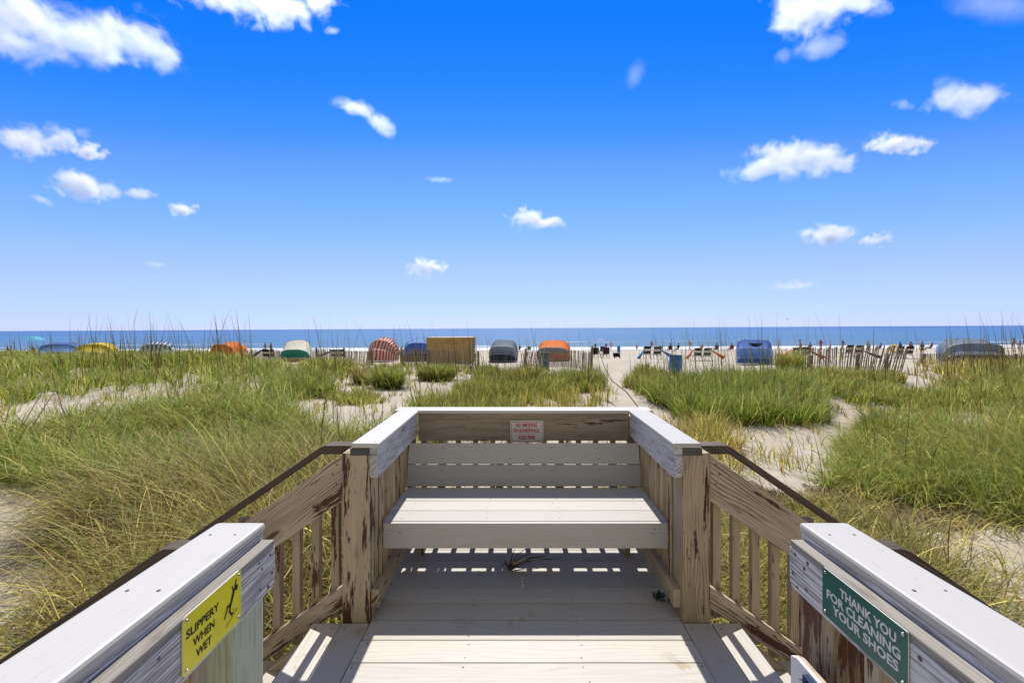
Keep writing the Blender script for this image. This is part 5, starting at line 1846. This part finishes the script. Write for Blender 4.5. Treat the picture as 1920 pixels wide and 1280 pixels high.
# ================================================================== SKY, SUN, CAMERA
EL = rad(55)
w = bpy.data.worlds.new('World'); S.world = w; w.use_nodes = True
nt = w.node_tree
bg = nt.nodes['Background']
sky = nt.nodes.new('ShaderNodeTexSky'); sky.sky_type = 'NISHITA'; sky.sun_disc = False
sky.sun_elevation = EL; sky.sun_rotation = 0.0
sky.dust_density = 0.0; sky.ozone_density = 3.0; sky.air_density = 1.0; sky.altitude = 0


def vm(op, a, b):
    n = nt.nodes.new('ShaderNodeVectorMath'); n.operation = op
    nt.links.new(a, n.inputs[0])
    if op == 'SCALE': n.inputs['Scale'].default_value = b
    else: nt.links.new(b, n.inputs[1]) if isinstance(b, bpy.types.NodeSocket) else setattr(n.inputs[1], 'default_value', b)
    return n.outputs[0]


# photographic colour of this sky: contrast and saturation graded per channel
s1 = vm('SCALE', sky.outputs[0], .1)
cv = nt.nodes.new('ShaderNodeRGBCurve')
CUR = {0: [(0, 0), (.10, .001), (.154, .004), (.20, .05), (.225, .11), (.29, .20), (.445, .365), (.67, .45), (1, .57)],
       1: [(0, 0), (.15, .10), (.27, .175), (.345, .265), (.45, .41), (.68, .555), (.80, .61), (1, .70)],
       2: [(0, 0), (.25, .55), (.45, .80), (.52, .87), (.65, .9), (1, .9)]}
for ch, pts in CUR.items():
    c = cv.mapping.curves[ch]
    c.points[0].location = pts[0]; c.points[1].location = pts[-1]
    for p in pts[1:-1]: c.points.new(*p)
    for p in c.points: p.handle_type = 'AUTO_CLAMPED'
cv.mapping.update()
nt.links.new(s1, cv.inputs['Color'])
# unseen pale cloud added overhead and behind the camera as neutral fill for the shade
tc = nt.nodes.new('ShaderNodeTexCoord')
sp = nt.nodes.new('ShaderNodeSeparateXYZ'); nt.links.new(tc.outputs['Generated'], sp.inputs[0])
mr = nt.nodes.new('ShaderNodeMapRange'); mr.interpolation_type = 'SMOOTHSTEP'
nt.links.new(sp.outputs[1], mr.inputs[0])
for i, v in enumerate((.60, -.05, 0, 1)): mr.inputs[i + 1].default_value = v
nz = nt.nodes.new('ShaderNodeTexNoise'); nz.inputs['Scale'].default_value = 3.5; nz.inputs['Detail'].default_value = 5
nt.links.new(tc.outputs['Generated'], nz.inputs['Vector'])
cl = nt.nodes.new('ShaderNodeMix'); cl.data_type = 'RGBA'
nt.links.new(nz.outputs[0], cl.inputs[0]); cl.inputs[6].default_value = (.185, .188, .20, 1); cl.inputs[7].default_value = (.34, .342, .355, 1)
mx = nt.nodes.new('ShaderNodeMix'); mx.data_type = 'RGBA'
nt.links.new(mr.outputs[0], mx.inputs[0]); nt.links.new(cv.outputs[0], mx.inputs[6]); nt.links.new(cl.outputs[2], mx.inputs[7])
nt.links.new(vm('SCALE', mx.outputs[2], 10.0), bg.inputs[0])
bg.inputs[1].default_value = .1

li = bpy.data.lights.new('sun', 'SUN'); li.energy = 4.8; li.angle = rad(.53); li.color = (1, .955, .87)
lo_ = bpy.data.objects.new('sun', li); COL.objects.link(lo_)
lo_.rotation_euler = (-(math.pi / 2 - EL), 0, 0); lo_.location = (0, 8, 14)

cam = bpy.data.cameras.new('camera'); cam.sensor_width = 36; cam.sensor_fit = 'HORIZONTAL'
cam.lens = F_PX / 1920 * 36
cam.shift_x = -(CX - 960) / 1920; cam.shift_y = -(640 - CY) / 1920
cam.clip_start = .05; cam.clip_end = 100000
co = bpy.data.objects.new('camera', cam); COL.objects.link(co)
co.matrix_world = ROLLM @ Matrix.Translation((0, 0, EYE)) @ Matrix.Rotation(math.pi / 2, 4, 'X')
S.camera = co

S.view_settings.view_transform = 'Standard'; S.view_settings.look = 'None'
S.view_settings.exposure = 0.2; S.view_settings.gamma = 1.0
S.render.engine = 'CYCLES'
S.cycles.use_denoising = True
S.cycles.max_bounces = 8; S.cycles.diffuse_bounces = 4; S.cycles.glossy_bounces = 3; S.cycles.transmission_bounces = 4
S.cycles.volume_bounces = 6; S.cycles.transparent_max_bounces = 8
S.cycles.volume_step_rate = .5
